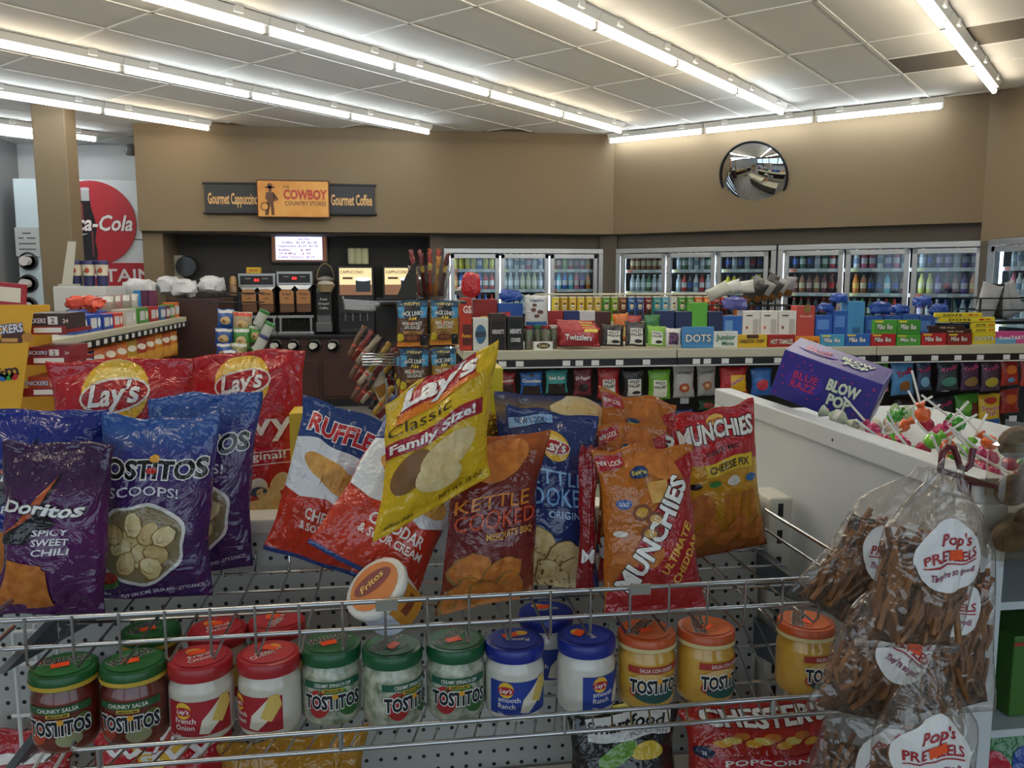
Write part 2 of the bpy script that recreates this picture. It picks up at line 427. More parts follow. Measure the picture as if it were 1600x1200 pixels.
ORD = ['first', 'second', 'third', 'fourth', 'fifth', 'sixth', 'seventh', 'eighth']
def row(where, pts, ang, kinds):
    for k, (x, y) in enumerate(pts):
        m = COOL if kinds[k % len(kinds)] == 'c' else WARM
        if m.name not in PROT: t = PROT[m.name] = strip_proto(m)
        else: t = dup(PROT[m.name])
        t.location = (x, y, 3.295); t.rotation_euler = (0, 0, ang)
        t['label'] = 'fluorescent strip light, %s from the wall end of the row %s' % (ORD[k], where); t['group'] = 'ceiling strip lights'
def arow(where, b, aend, n, kinds):
    row(where, [((aend - .61 - 1.225 * k + b) * R2, (aend - .61 - 1.225 * k - b) * R2) for k in range(n)], math.pi / 4, kinds)
arow('ending over the store sign', -6.76, 7.37, 7, 'cccwc')
arow('ending at the wall corner', -4.945, 8.65, 8, 'wwccww')
arow('ending near the round mirror', -3.09, 8.7, 8, 'cwwwcw')
arow('farthest toward the side wall', -1.21, 8.87, 8, 'wwwcc')
arow('overhead beside the camera', .63, 7.6, 4, 'cwc')
arow('passing before the pillar', -8.58, 5.69, 3, 'wcc')
arow('behind the pillar', -10.35, 5.3, 2, 'cc')
arow('nearest the drink fountain', -10.75, 4.9, 1, 'c')
row('along the mirror wall', [(5.385 - R2 * (.61 + 1.255 * k) * 1.03, 7.80 + R2 * (.61 + 1.255 * k) * .95) for k in range(3)], math.radians(-42.5), 'c')

# ---------------------------------------------------------------- convex mirror
mt = thing('convex_mirror', 'round convex security mirror with black rim on taupe wall', 'mirror')
d = Vector((-.64, -.68, -.36)).normalized(); c0 = Vector((4.06, 9.2, 2.77))
mt.matrix_world = Matrix.Translation(c0) @ Vector((0, 0, 1)).rotation_difference(d).to_matrix().to_4x4()
G().lathe([(.375 * math.sin(a) / math.sin(.55), (math.cos(a) - math.cos(.55)) * .375 / math.sin(.55)) for a in [.55 * k / 10 for k in range(10, -1, -1)]], mat('mirror_silver', 'e2e4e6', .02, 1), 48).build('mirror_face', mt)
G().tube([(.385 * math.cos(k * math.pi / 24), .385 * math.sin(k * math.pi / 24), 0) for k in range(48)], .014, BLACK, 8, True).build('rim', mt)
G().lathe([(.37, -.005), (.3, -.05), (.05, -.09)], BLACK, 32).build('back_shell', mt)
G().cyl((0, 0, -.09), (.1, .1, -.26), .015, BLACK).build('bracket', mt)

# ---------------------------------------------------------------- store sign over the coffee alcove
s = thing('hanging_store_sign', 'three-panel western store sign above the coffee counter', 'sign', at(457, 312, 10.38))
SG = mat('slate_sign', '2f3134', .6); SO = mat('aged_orange_board', 'd08a3c', .6, noise_col='e2a95a', nscale=3); RUST = mat('rusty_edge', '5a2f22', .7)
for sx, tx in ((-1, 'Gourmet Cappuccino'), (1, 'Gourmet Coffee')):
    pw = (-1.0, -.36) if sx < 0 else (.42, .97)
    p = G().b2((pw[0], -.03, -.16), (pw[1], .0, .17), SG).build('side_panel', s)
    for z in (-.165, .175): G().cyl((pw[0] - .02, -.02, z), (pw[1] + .02, -.02, z), .016, BLACK).build('rail', s)
    Print().text(tx, (pw[0] + pw[1]) / 2, -.06, .13, PM('e0b878'), w=(pw[1] - pw[0]) * .88, bold=.01, edge=PM('8a5a2a'), ew=.05).build('lettering', p, FRONT(-.03))
p = G().b2((-.4, -.09, -.22), (.44, -.03, .22), RUST).build('centre_panel', s, bev=.008)
pr = Print().rect(-.385, -.205, .425, .205, SO, 0)
pr.text('COWBOY', .16, .0, .11, PM('b8322a'), w=.5, bold=.035, edge=PM('4a1a14'), ew=.02).text('COUNTRY STORES', .16, -.075, .05, PM('5a2a1a'), w=.48, bold=.02).text('THE', -.06, .125, .03, PM('5a2a1a'))
INK = PM('5c3418')
pr.ell(-.245, .13, .06, .015, INK).ell(-.245, .15, .03, .028, INK).ell(-.245, .1, .02, .026, INK)
pr.poly([(-.29, .075), (-.2, .075), (-.185, -.03), (-.21, -.03), (-.2, -.19), (-.235, -.19), (-.245, -.06), (-.27, -.19), (-.31, -.19), (-.28, -.02), (-.3, .0)], INK)
pr.poly([(-.2, .07), (-.15, .0), (-.17, -.03), (-.21, .03)], INK).ell(-.31, -.09, .05, .05, INK, 1).ell(-.31, -.09, .038, .038, SO, 2)
pr.build('printed_face', p, FRONT(-.09))

# ---------------------------------------------------------------- drink coolers
GL = thin('cooler_glass', 'e9f2f5', .05); DARKIN = mat('cooler_inside', '2a2c30', .6); LED = mat('cooler_led', 'e6f0ff', emit=4.0)
BOT = {}
def bottle_mesh(body, label, cap, kind=0):
    k = (body, label, cap, kind)
    if k not in BOT:
        g = G(); b = mat('drink_' + body, body, .15, coat=.6)
        if kind == 1: g.lathe([(.028, 0), (.032, .004), (.032, .105), (.027, .115), (.025, .118)], b, 12).lathe([(.0325, .02), (.0325, .09)], PM(label), 12)
        else:
            g.lathe([(.026, 0), (.032, .008), (.032, .05), (.030, .085), (.032, .12), (.03, .145), (.014, .185), (.013, .2)], b, 12)
            g.lathe([(.0326, .055), (.0318, .085), (.0328, .115)], PM(label), 12); g.lathe([(.0155, .192), (.0155, .212), (.012, .214)], PM(cap), 10)
        BOT[k] = g.mesh('drink_bottle')
    return BOT[k]
def cooler(label, org, rz, n, dw, rows, where, zs=(1.72, 1.45, 1.18), lens=7):
    t = thing('drink_cooler', label, 'cooler', org, rz); Wt = n * dw + .1
    g = G().b2((0, .75, .1), (Wt, .78, 2.0), DARKIN).b2((0, .04, .1), (.03, .75, 2.0), DARKIN).b2((Wt - .03, .04, .1), (Wt, .75, 2.0), DARKIN).b2((0, .04, 1.95), (Wt, .78, 2.0), DARKIN).b2((0, .04, .1), (Wt, .78, .15), DARKIN)
    g.build('cabinet', t)
    g = G().b2((-.02, -.02, 1.93), (Wt + .02, .05, 1.99), ALU).b2((-.02, -.02, 0), (Wt + .02, .05, .2), ALU).b2((-.02, -.02, .2), (.04, .05, 1.93), ALU).b2((Wt - .04, -.02, .2), (Wt + .02, .05, 1.93), ALU)
    g.build('frame', t, bev=.005)
    Mw = Matrix.Translation(org) @ Matrix.Rotation(rz, 4, 'Z')
    for k in range(n):
        x0, x1 = .05 + k * dw + .012, .05 + (k + 1) * dw - .012
        d = G().b2((x0, -.045, .22), (x0 + .05, -.0, 1.92), ALU).b2((x1 - .05, -.045, .22), (x1, 0, 1.92), ALU).b2((x0, -.045, .22), (x1, 0, .28), ALU).b2((x0, -.045, 1.865), (x1, 0, 1.92), ALU).build('door', t, bev=.004)
        G().b2((x0 + .045, -.026, .26), (x1 - .045, -.02, 1.88), GL).build('pane', d)
        G().tube([(x1 - .025, -.045, 1.3), (x1 - .025, -.08, 1.28), (x1 - .025, -.08, .95), (x1 - .025, -.045, .93)], .01, STEEL).build('handle', d)
        G().b2((x0 - .005, .06, .3), (x0 + .015, .08, 1.9), LED).build('led_lamp', t)
        for r, z in enumerate(zs):
            sh = G().b2((x0 - .01, .1, z - .015), (x1 + .01, .7, z), mat('shelf_grey', '8b8e90', .5)).b2((x0 - .01, .09, z - .035), (x1 + .01, .1, z + .005), PM('c9cdd0')).build('shelf', t)
            Print().rect(x0 + .03, z - .03, x0 + .11, z, PM('e8e2a0' if (k + r) % 3 else 'd86a50'), 1).rect(x0 + .25, z - .03, x0 + .33, z, PM('f2f2f2'), 1).rect(x1 - .18, z - .03, x1 - .1, z, PM('f2f2f2'), 1).build('price_strip', sh, FRONT(.088))
            cols = rows[k][r]
            for q in range(lens):
                cc = cols[q % len(cols)].split('/'); kind = 1 if len(cc) > 3 else 0
                p = Mw @ Vector((x0 + .075 + (x1 - x0 - .15) * q / (lens - 1), .16, z + .001))
                o = bpy.data.objects.new('drink_can' if kind else 'drink_bottle', bottle_mesh(*cc[:3], kind)); COL.objects.link(o); o.location = p
                o.rotation_euler = (0, 0, random.random() * 6)
                nm = {'y': 'yellow'}.get('', '')
                tag(o, '%s, %s shelf, %s' % (DRINK.get(cols[q % len(cols)], 'drink bottle'), ('top', 'second', 'third')[r], where[k]), 'bottle' if not kind else 'can', '%s shelf drinks, %s' % (('top', 'second', 'third')[r], where[k]))
    return t
DR = dict(Y='e8d21a/e8e04a/2a3a9a', B='2f6fd0/e8eef4/2560c0', R='c9252b/e9e4e0/b01c24', O='e8842a/f0c060/e06a1a', C='b9c6cc/e6ecf0/f0f0f0', W='e6e8e6/8fa6c0/e0e0e0', K='2a1512/b81c22/c02026', G='7fae4a/d8e8a0/3a8a3a',
          P='6a4aa8/d8d0e8/3a2a8a', T='58c0d8/e8f4f8/2a70b0', M='7a2a34/d8b0a0/401820', A='a8663a/ead9ae/3a2418', N='e0728a/f4e6ea/d05070', L='d8dcae/ecebd0/e8e4a0', D='1c2438/3a58a8/18203a', E='dfe36a/f2f0c0/d8d83a', H='3c7a52/cfe0d0/2a6a40')
DRINK = {DR[k]: v for k, v in dict(Y='yellow drink bottle', B='bright blue drink bottle', R='red drink bottle', O='orange drink bottle', C='clear water bottle', W='white-bodied drink bottle', K='dark cola bottle with red cap', G='light green drink bottle', P='purple drink bottle',
         T='turquoise drink bottle', M='maroon drink bottle', A='amber tea bottle', N='pink drink bottle', L='pale cream drink bottle', D='dark blue drink bottle', E='lemon-green drink bottle', H='dark green drink bottle').items()}
def rr(*ss): return [[DR[c] for c in s] for s in ss]
cooler('three-door glass drink cooler beside the coffee alcove', (.64, 10.55, 0), 0, 3, .635, [rr('YYYYBYY', 'OBBBBRR', 'WBBWBBR'), rr('CCWWNCW', 'CCCLLLC', 'LLLCCCC'), rr('OMGRMRO', 'PTBTNPO', 'KDKMKDK')],
       ['door nearest the coffee alcove', 'middle door of the three-door cooler', 'door next to the room corner'], zs=(1.73, 1.475, 1.2))
ang = math.atan2(-2.73, 3.08)
u = Vector((math.cos(ang), math.sin(ang), 0)); org = Vector((2.83, 10.44, 0))
cooler('glass drink cooler under the round mirror, three doors beside the corner', org, ang, 3, .63, [rr('AAAAAAA', 'CCCHCCC', 'CCCCCCC'), rr('CHCWCHC', 'CRDWRCB', 'NRWCNRW'), rr('DCDCKDC', 'YYDDYED', 'DDYDKDD')],
       ['first door right of the room corner', 'second door right of the room corner', 'third door right of the room corner'])
cooler('glass drink cooler with bright white frames at the far end of the chamfered wall', org + u * 2.05, ang, 3, .66, [rr('DHDCHRC', 'MAMAMKM', 'KKKDKKK'), rr('WNNWPNW', 'OADDTDM', 'HGHCRRM'), rr('CDPPCPP', 'EEPKMPO', 'PCCPHCC')],
       ['white-framed door nearest the mirror', 'middle white-framed door', 'last white-framed door'])
cooler('end glass drink cooler against the taupe side wall', (5.78, 7.5, 0), -math.pi / 2, 3, .66, [rr('CWCWCEW', 'NWCWNWC', 'CWCCWCW')] * 3,
       ['first door of the end cooler', 'second door of the end cooler', 'third door of the end cooler'])
# ================================================================ DRINK FOUNTAIN AND COFFEE ALCOVE
RED = PM('b3222c'); OFFW = mat('fountain_white', 'dfe7ea', .35)
f = thing('drink_fountain', 'tall white drink fountain with a big round red cola sign', 'drink fountain', (0, 0, 0))
b0, b1 = at(66, 281, 11.5), at(235, 281, 11.5)
G().b2((b0.x, 11.5, 0), (b1.x, 12.1, 2.87), OFFW).build('body', f, bev=.01)
l0 = at(20, 281, 11.45)
G().add([(l0.x, 11.45, 0), (b0.x + .02, 11.45, 0), (b0.x + .02, 11.45, 2.86), (l0.x, 11.45, 2.86), (l0.x, 11.8, 0), (b0.x + .02, 11.8, 0), (b0.x + .02, 11.8, 2.86), (l0.x, 11.8, 2.86)], [(0, 1, 2, 3), (4, 7, 6, 5), (0, 3, 7, 4), (1, 5, 6, 2), (3, 2, 6, 7)], mat('fountain_side_panel', 'c6d4d9', .35)).build('cup_panel', f)
for y in (408, 443, 478):
    c = at(45, y, 11.44); d = G().lathe([(.115, 0), (.115, .02), (.09, .03), (.085, .0)], BLACK, 24, c, (0, -1, 0)).build('cup_dispenser', f)
    G().lathe([(.05, 0), (.06, .1), (.0, .1)], PM('e6ded8'), 16, c + Vector((0, -.01, 0)), (-.25, -1, 0)).build('paper_cup', d)
c = at(43, 378, 11.43); G().b2((c.x - .14, 11.42, c.z - .18), (c.x + .14, 11.44, c.z + .18), PM('b4b6b4')).build('notice', f)
Print().rect(c.x - .05, c.z + .1, c.x + .05, c.z + .115, PM('333333')).rect(c.x - .1, c.z + .04, c.x - .04, c.z + .055, PM('444444')).rect(c.x + .0, c.z + .04, c.x + .1, c.z + .055, PM('444444')).rect(c.x - .1, c.z - .03, c.x + .1, c.z - .015, PM('444444')).rect(c.x - .1, c.z - .1, c.x + .1, c.z - .085, PM('444444')).build('notice_lettering', f, FRONT(11.42))
sc = at(145, 349, 11.5); R = .535
dsc = G().lathe([(R, 0), (R, .03), (0, .035)], mat('cola_red', 'b51f2b', .35), 48, sc, (0, -1, 0)).build('round_sign', f)
pr = Print(); BT = PM('1c1214', .25); sx = -.06
pts = [(.05, .42), (.055, .3), (.06, .2), (.1, .05), (.115, -.08), (.09, -.22), (.11, -.38), (.1, -.47)]
pr.poly([(sx + a, b) for a, b in pts] + [(sx - a, b) for a, b in pts[::-1]], BT, 1).rect(sx - .05, .28, sx + .05, .43, PM('b9babb'), 2).ell(sx, .43, .055, .018, PM('d0d0d0'), 3)
pr.rect(sx - .06, .03, sx - .035, .25, PM('8a3038'), 2).rect(sx + .05, -.42, sx + .07, -.1, PM('7a2a30'), 2)
pr.text('Coca-Cola', .02, -.09, .2, PM('f2f0ec'), w=.95, bold=.03, shear=.3, lay=5, edge=PM('8c1820'), ew=.02).poly([(-.45, -.1), (-.2, -.15), (-.05, -.13), (-.2, -.18), (-.42, -.14)], PM('f2f0ec'), 5)
pr.build('sign_print', dsc, flat(sc + Vector((0, -.036, 0)), (1, 0, 0), (0, 0, 1)))
z0, z1 = at(225, 452, 11.5).z, at(225, 411, 11.5).z; xr = at(226, 430, 11.5).x
bd = G().b2((b0.x + .03, 11.47, z0), (xr, 11.5, z1), RED).build('red_band', f)
Print().text('FOUNTAIN', (b0.x + .03 + xr) / 2 + .02, z0 + .1, .17, PM('e9e6e4'), w=1.32, bold=.02).build('band_lettering', bd, FRONT(11.47))
za = at(200, 375, 11.5).z
Print().rect(b0.x + .02, za, b1.x - .1, za + .012, BLACK, 1).rect(b1.x - .11, 1.3, b1.x - .1, za, BLACK, 1).build('door_seam', f, FRONT(11.5))
g = thing('security_camera', 'small grey camera dome mounted high beside the soffit', 'camera', at(205, 236, 11.0))
G().lathe([(.06, -.05), (.075, 0), (.06, .06), (.03, .08)], mat('grey_plastic', '55565a', .4), 16).build('dome', g); G().cyl((0, 0, 0), (.22, .05, .02), .03, WHITE).build('arm', g)

# coffee counter
ct = thing('coffee_cabinet', 'dark brown laminate coffee cabinet with cup dispensers', 'cabinet', (0, 10.6, 0))
G().b2((-2.3, .02, .1), (.44, .64, .88), WOOD).build('body', ct)
G().b2((-2.3, .06, 0), (.44, .64, .1), BLACK).build('toe_kick', ct)
for x in (-2.25, -1.58, -.91, -.24):
    d = G().b2((x, 0, .14), (x + .62, .02, .6), WOOD).build('door', ct, bev=.004)
    G().tube([(x + .57, 0, .52), (x + .57, -.03, .52), (x + .57, -.03, .42), (x + .57, 0, .42)], .006, STEEL).build('handle', d)
for x in (431, 459, 492, 521):
    c = at(x, 540, 10.59); c.y = 0
    d = G().lathe([(.085, 0), (.085, .02), (.06, .035), (.055, .0)], BLACK, 20, c, (0, -1, 0)).build('cup_dispenser', ct)
    G().lathe([(.035, 0), (.04, .09), (.0, .09)], PM('ece9e2'), 14, c, (-.3, -1, 0)).build('cup_stack', d)
o = G().b2((-2.34, 10.57, .88), (.46, 11.25, .92), mat('black_worktop', '1d1d1f', .25)).build('worktop', bev=.006); tag(o, 'black worktop of the coffee counter', 'worktop')
def capp(px0, px1, py, label):
    a, b = at(px0, py, 10.75), at(px1, py, 10.75); w_ = b.x - a.x; t = thing('cappuccino_machine', label, 'coffee machine', (a.x, 10.75, .92)); h = a.z - .92
    G().b2((0, 0, h - .17), (w_, .4, h), STEEL).build('head', t, bev=.008)
    G().b2((.03, -.01, h - .14), (w_ - .03, .005, h - .03), BLACK).build('control_panel', t)
    Print().text('8:0', w_ / 2, h - .1, .035, mat('red_led', 'ff2a2a', emit=2)).rect(w_ * .2, h - .07, w_ * .35, h - .06, PM('9a9a9a')).rect(w_ * .65, h - .07, w_ * .8, h - .06, PM('9a9a9a')).build('display', t, FRONT(-.01))
    G().b2((.03, .16, .28), (w_ - .03, .38, h - .17), BLACK).build('back_housing', t)
    for k in range(2):
        x = w_ * (.27 + .46 * k)
        q = G().b2((x - w_ * .2, .02, .27), (x + w_ * .2, .2, .5), mat('powder_hopper', '6b4a35', .3)).build('hopper', t, bev=.01)
        G().add([(x - .085, .0, .38), (x + .085, .0, .38), (x + .085, 0, .53), (x + .05, 0, .56), (x - .05, 0, .56), (x - .085, 0, .53)] + [(x + s_, .012, z_) for s_, z_ in ((-.085, .38), (.085, .38), (.085, .53), (.05, .56), (-.05, .56), (-.085, .53))],
                [(0, 1, 2, 3, 4, 5), (11, 10, 9, 8, 7, 6)] + [(i, (i + 1) % 6 + 0, (i + 1) % 6 + 6, i + 6) for i in range(6)], PM('b07a48')).build('flavour_tag', q)
        Print().text(('Iced', 'Dark Roast')[k], x, .49, .03, PM('3a2010'), w=.1).text('coffee', x, .44, .02, PM('3a2010')).build('tag_lettering', q, FRONT(0))
        G().add([(x - .11, .01, h - .17), (x + .11, .01, h - .17), (x, .0, h - .28), (x, .1, h - .2)], [(0, 2, 1), (0, 3, 2), (1, 2, 3), (0, 1, 3)], mat('splash_chrome', 'c8ccd0', .15, 1)).build('funnel', q)
        G().cyl((x, .06, .14), (x, .06, .28), .014, BLACK).build('nozzle', q)
    g = G().b2((0, 0, .0), (w_, .36, .03), STEEL).b2((0, 0, .2), (w_, .02, .235), STEEL)
    for x in (.02, w_ - .05): g.b2((x, 0, .03), (x + .03, .03, .2), STEEL)
    g.build('drip_stand', t, bev=.004)
capp(371, 430, 427, 'silver cappuccino machine with yellow box on top')
capp(431, 488, 424, 'silver cappuccino machine beside the pastry baskets')
o = G().b2((0, 0, 0), (.17, .12, .075), PM('e8b92a')).build('tea_box', bev=.003); o.location = at(385, 427, 10.85); tag(o, 'small yellow carton on top of a coffee machine', 'box')
Print().rect(.03, .02, .14, .05, PM('c8862a')).build('lettering', o, FRONT(0))
gr = thing('coffee_grinder', 'narrow grey coffee grinder between the machines', 'grinder', at(494, 519, 10.75))
G().b2((0, 0, 0), (.2, .3, .12), mat('grinder_grey', '6a6b6d', .35, .4)).b2((.01, .05, .1), (.19, .28, .56), mat('grinder_grey')).build('body', gr, bev=.008)
G().b2((.015, .02, .22), (.185, .05, .5), BLACK).build('front_panel', gr); Print().text('Fresh', .1, .4, .03, PM('d0d0d0'), shear=.2).text('Ground', .1, .345, .03, PM('d0d0d0'), shear=.2).text('Coffee', .1, .29, .03, PM('d0d0d0'), shear=.2).build('lettering', gr, FRONT(.02))
def basket(px, py, Y, label, handle):
    t = thing('pastry_basket', label, 'basket', at(px, py, Y)); W_ = mat('wicker', 'b9a27a', .7, bump=(90, .8, .01))
    G().lathe([(.07, 0), (.12, .09), (.125, .095), (.11, .09), (.06, .012)], W_, 20).build('bowl', t)
    G().lathe([(.11, .085), (.09, .12), (.03, .14), (0, .14)], mat('creamer_white', 'ded8c8', .6, bump=(50, 1, .02)), 16).build('creamers', t)
    if handle: G().tube([(.11 * math.cos(a), 0, .09 + .21 * math.sin(a)) for a in [math.pi * k / 12 for k in range(13)]], .008, W_).build('handle', t)
basket(509, 449, 11.06, 'wicker basket with a tall hoop handle', True); basket(509, 457, 10.7, 'shallow wicker basket on the coffee grinder', False)
def espresso(px0, px1, label, Y=10.8):
    a, b = at(px0, 415, Y), at(px1, 415, Y); w_ = b.x - a.x; t = thing('hot_drink_dispenser', label, 'dispenser', (a.x, Y, .92)); h = a.z - .92
    G().b2((0, .02, .0), (w_, .4, h), BLACK).b2((.02, -.06, 0), (w_ - .02, .1, .06), BLACK).build('cabinet', t, bev=.01)
    sc_ = G().b2((.03, 0, h - .37), (w_ - .03, .02, h - .03), mat('backlit_sign', 'e8d2a0', emit=.55)).build('lit_sign', t)
    Print().rect(.03, h - .37, w_ - .03, h - .24, PM('b98468')).rect(w_ * .5, h - .33, w_ * .9, h - .17, mat('lit_cup', '2c3640', emit=.1), 2).ell(w_ * .7, h - .17, w_ * .22, .025, mat('lit_foam', 'dfe8f0', emit=.8), 3).text('CAPPUCCINO', w_ * .4, h - .1, .04, PM('5a3a18'), w=w_ * .62).rect(w_ * .15, h - .17, w_ * .42, h - .145, PM('5a3a18')).build('sign_print', sc_, FRONT(0))
    G().b2((.03, -.02, h - .6), (w_ - .03, .03, h - .4), mat('dark_panel', '222326', .3)).build('button_panel', t)
    for k in range(4):
        x = w_ * (.2 + .2 * k); G().lathe([(.016, 0), (.012, .015)], STEEL, 10, (x, -.02, h - .54), (0, -1, 0)).build('button', t); G().cyl((x, .0, h - .7), (x, .0, h - .6), .009, STEEL).build('spout', t)
espresso(526, 584, 'black hot drink dispenser with lit sign and lids on top'); espresso(597, 655, 'black hot drink dispenser behind the jerky rack', 10.85)
t = thing('lid_stack', 'stack of pale cup lids on top of the lit dispenser', 'lids', at(560, 413, 10.95))
for x in (-.085, .0, .085):
    g = G().lathe([(.038, .0), (.045, .01)] + [(.046 + .002 * (k % 2), .01 + k * .009) for k in range(22)] + [(0, .21)], mat('lid_cream', 'd4d3ac', .5), 16, (x, 0, 0)); g.build('lid_column', t)
t = thing('menu_screen', 'flat menu screen glowing lilac white on the charcoal wall', 'screen', at(468, 386, 11.2))
G().b2((-.365, -.02, -.215), (.365, .04, .205), BLACK).build('bezel', t, bev=.006)
pr = Print().rect(-.345, -.185, .345, .19, mat('screen_wood', '6a4530', emit=.5), 0).rect(-.3, -.165, .29, .18, mat('screen_lilac', 'c3c8f4', emit=1.15), 1)
ink = mat('screen_ink', 'a8384a', emit=.3)
pr.text('MENU', .0, .135, .03, ink).text('16oz  20oz', .06, .09, .024, ink).text('Coffee   $1.07  $1.18', .0, .045, .026, ink, w=.44).text('Cappuccino  $1.07  $1.18', -.02, .0, .026, ink, w=.5).text('Refills       $ .89', -.06, -.05, .026, ink, w=.4).text('20 & Mug     $ .99', -.06, -.095, .026, ink, w=.4).text('Coffee Thermos   $2.19', -.04, -.14, .026, ink, w=.46)
pr.build('display', t, FRONT(-.02))
t = thing('towel_dispenser', 'smoky paper towel dispenser on the alcove side wall', 'dispenser', at(284, 424, 11.0))
G().b2((-.12, 0, -.2), (.02, .2, .2), PM('b4b0a0')).build('back_plate', t, bev=.01); G().lathe([(.12, 0), (.13, .02), (.13, .14), (.11, .16)], mat('smoky_plastic', '3a3c3e', .2), 20, (.06, -.04, .06), (0, 1, 0)).build('cover', t)
t = thing('syrup_bottle', 'small glass jar with tan lid beside the coffee machine', 'jar', at(365, 462, 10.8)); G().lathe([(.05, 0), (.055, .02), (.055, .12), (.04, .14)], mat('jar_tan', '8a6a4a', .25, coat=.5), 16).build('jar_body', t); G().lathe([(.045, .14), (.045, .2), (.03, .24), (0, .245)], PM('c9a06a'), 16).build('lid', t)
# counter running along the left with white sacks
o = G().b2((0, 0, 0), (at(343, 520, 9.6).x - at(262, 520, 9.6).x, .9, at(300, 467, 9.6).z), mat('maroon_brown_laminate', '3c2420', .45)).build('service_counter', bev=.006)
o.location = (at(262, 520, 9.6).x, 9.6, 0); tag(o, 'maroon-brown end of the service counter below the white sacks', 'counter')
def crumple(name, label, cat, px, py, Y, size, m, group=None, seed=0, amp=.35):
    """soft crumpled package: a squashed ball with folds"""
    t = G(); c = at(px, py, Y); sx, sy, sz = size
    def fn(u, v):
        a, b = u * 2 * math.pi, (v - .5) * math.pi
        d = Vector((math.cos(a) * math.cos(b), math.sin(a) * math.cos(b), math.sin(b)))
        k = 1 + amp * noise.noise(d * 2.2 + Vector((seed, 0, 0))) + amp * .5 * noise.noise(d * 5 + Vector((0, seed, 0)))
        d = Vector([abs(q) ** .7 * (1 if q > 0 else -1) for q in d])
        return (d.x * sx / 2 * k, d.y * sy / 2 * k, d.z * sz / 2 * k + sz * .45)
    t.grid(fn, 18, 12, m); o = t.build(name); o.location = c
    return tag(o, label, cat, group)
SACK = mat('white_plastic_sack', 'dedede', .45, bump=(18, .6, .02))
for k, (x, wd, lb) in enumerate(((217, .34, 'white plastic sack flattened nearest the cola fountain'), (255, .24, 'small white plastic sack second from the cola fountain'), (288, .26, 'white plastic sack in the middle of the counter row'), (326, .28, 'largest white plastic sack at the coffee end of the counter'))):
    crumple('plastic_sack', lb, 'sack', x, 463, 9.85, (wd, .3, .2), SACK, 'white sacks on the counter', k * 3.3, .3)
zs0 = at(140, 447, 8.6).z
o = G().b2((at(82, 447, 8.4).x, 8.4, 0), (-2.71, 9.0, zs0 - .001), mat('white_counter', 'cfd0cc', .35)).build('white_service_stand', bev=.008); tag(o, 'white service stand carrying the paper cups', 'stand')
for k, x in enumerate((120, 140.5, 161)):
    t = thing('paper_cup_stack', ('stack of cream paper cups beside the clear plastic rack', 'middle stack of cream paper cups with printed emblem', 'stack of cream paper cups nearest the fountain lettering')[k], 'cups', Vector((at(x, 447, 8.6).x, 8.6, zs0)), 0, 'cup stacks before the fountain')
    G().lathe([(.05, 0), (.052, .1)], PM('2a2c58'), 18).build('blue_sleeve', t)
    G().lathe([(.048, .1), (.058, .2), (.06, .205)], PM('e6dcc4'), 18).build('cup', t); G().lathe([(.06, .205), (.061, .24), (.056, .245)], PM('2f3060'), 18).build('upper_cup', t)
    Print().ell(0, .15, .02, .025, PM('b8442a')).ell(-.022, .14, .01, .014, PM('3a7a5a')).build('emblem', t, roundface(.057), [-.01, .01])
t = thing('clear_rack', 'clear angled plastic lid rack in front of the pillar', 'rack', Vector((at(112, 470, 8.5).x, 8.45, zs0 + .021)))
CLR = mat('frosted_plastic', 'd8d4c4', .3, alpha=.75)
G().add([(-.06, 0, 0), (.03, 0, 0), (.07, .05, .4), (0, .05, .4), (-.06, .02, 0), (.03, .02, 0), (.07, .07, .4), (0, .07, .4)], [(0, 1, 2, 3), (7, 6, 5, 4), (0, 3, 7, 4), (1, 5, 6, 2), (3, 2, 6, 7), (0, 4, 5, 1)], CLR).build('panel', t); G().b2((-.08, -.04, -.02), (.08, .075, 0), CLR).build('base', t)
# ================================================================ MIDDLE OF THE SHOP: candy gondola, can gondola, side gondola, racks
def art(pr, W, H, spec, fm, x0=0):
    """spec items in fractions of the face: p rect, e ellipse, t text"""
    for s in spec:
        if s[0] == 'p': pr.rect((s[1] - .5) * W + x0, s[2] * H, (s[3] - .5) * W + x0, s[4] * H, fm(s[5]), s[6] if len(s) > 6 else 1)
        elif s[0] == 'e': pr.ell((s[1] - .5) * W + x0, s[2] * H, s[3] * W, s[4] * H, fm(s[5]), s[6] if len(s) > 6 else 2, n=14, wob=.03)
        else: pr.text(s[1], (s[2] - .5) * W + x0, s[3] * H, s[4] * H, fm(s[5]), w=(s[6] * W if len(s) > 6 and s[6] else None), bold=.03, lay=4, edge=(fm(s[7]) if len(s) > 7 else None), rot=(s[8] if len(s) > 8 else 0), ew=.06)
    return pr
SEED = [0]
def small_bag(name, label, cat, W, H, T, col, spec, mw, group=None, n=(10, 12)):
    SEED[0] += 1.37
    t = thing(name, label, cat, mw=mw, group=group)
    b, fn, xs, ys, cl_ = bag_mesh('pouch', W, H, T, FM(col), SEED[0], n[0], n[1], .8, .05, t)
    if spec: art(Print(), W, H, spec, FM).build('printed_front', t, fn, xs, ys, .0012, .0006, (-W * .46, W * .46, 0, H))
    return t
def face_bag(name, label, cat, x0, x1, y0, y1, Y, col, spec, group=None, T=None, yaw=0, lean=0, n=(10, 12)):
    mw, W, H = frame_px(((x0 + x1) / 2, y1), ((x0 + x1) / 2, y0), Y, Y + lean, x1 - x0, yaw)
    return small_bag(name, label, cat, W, H, T or W * .3, col, spec, mw, group, n)
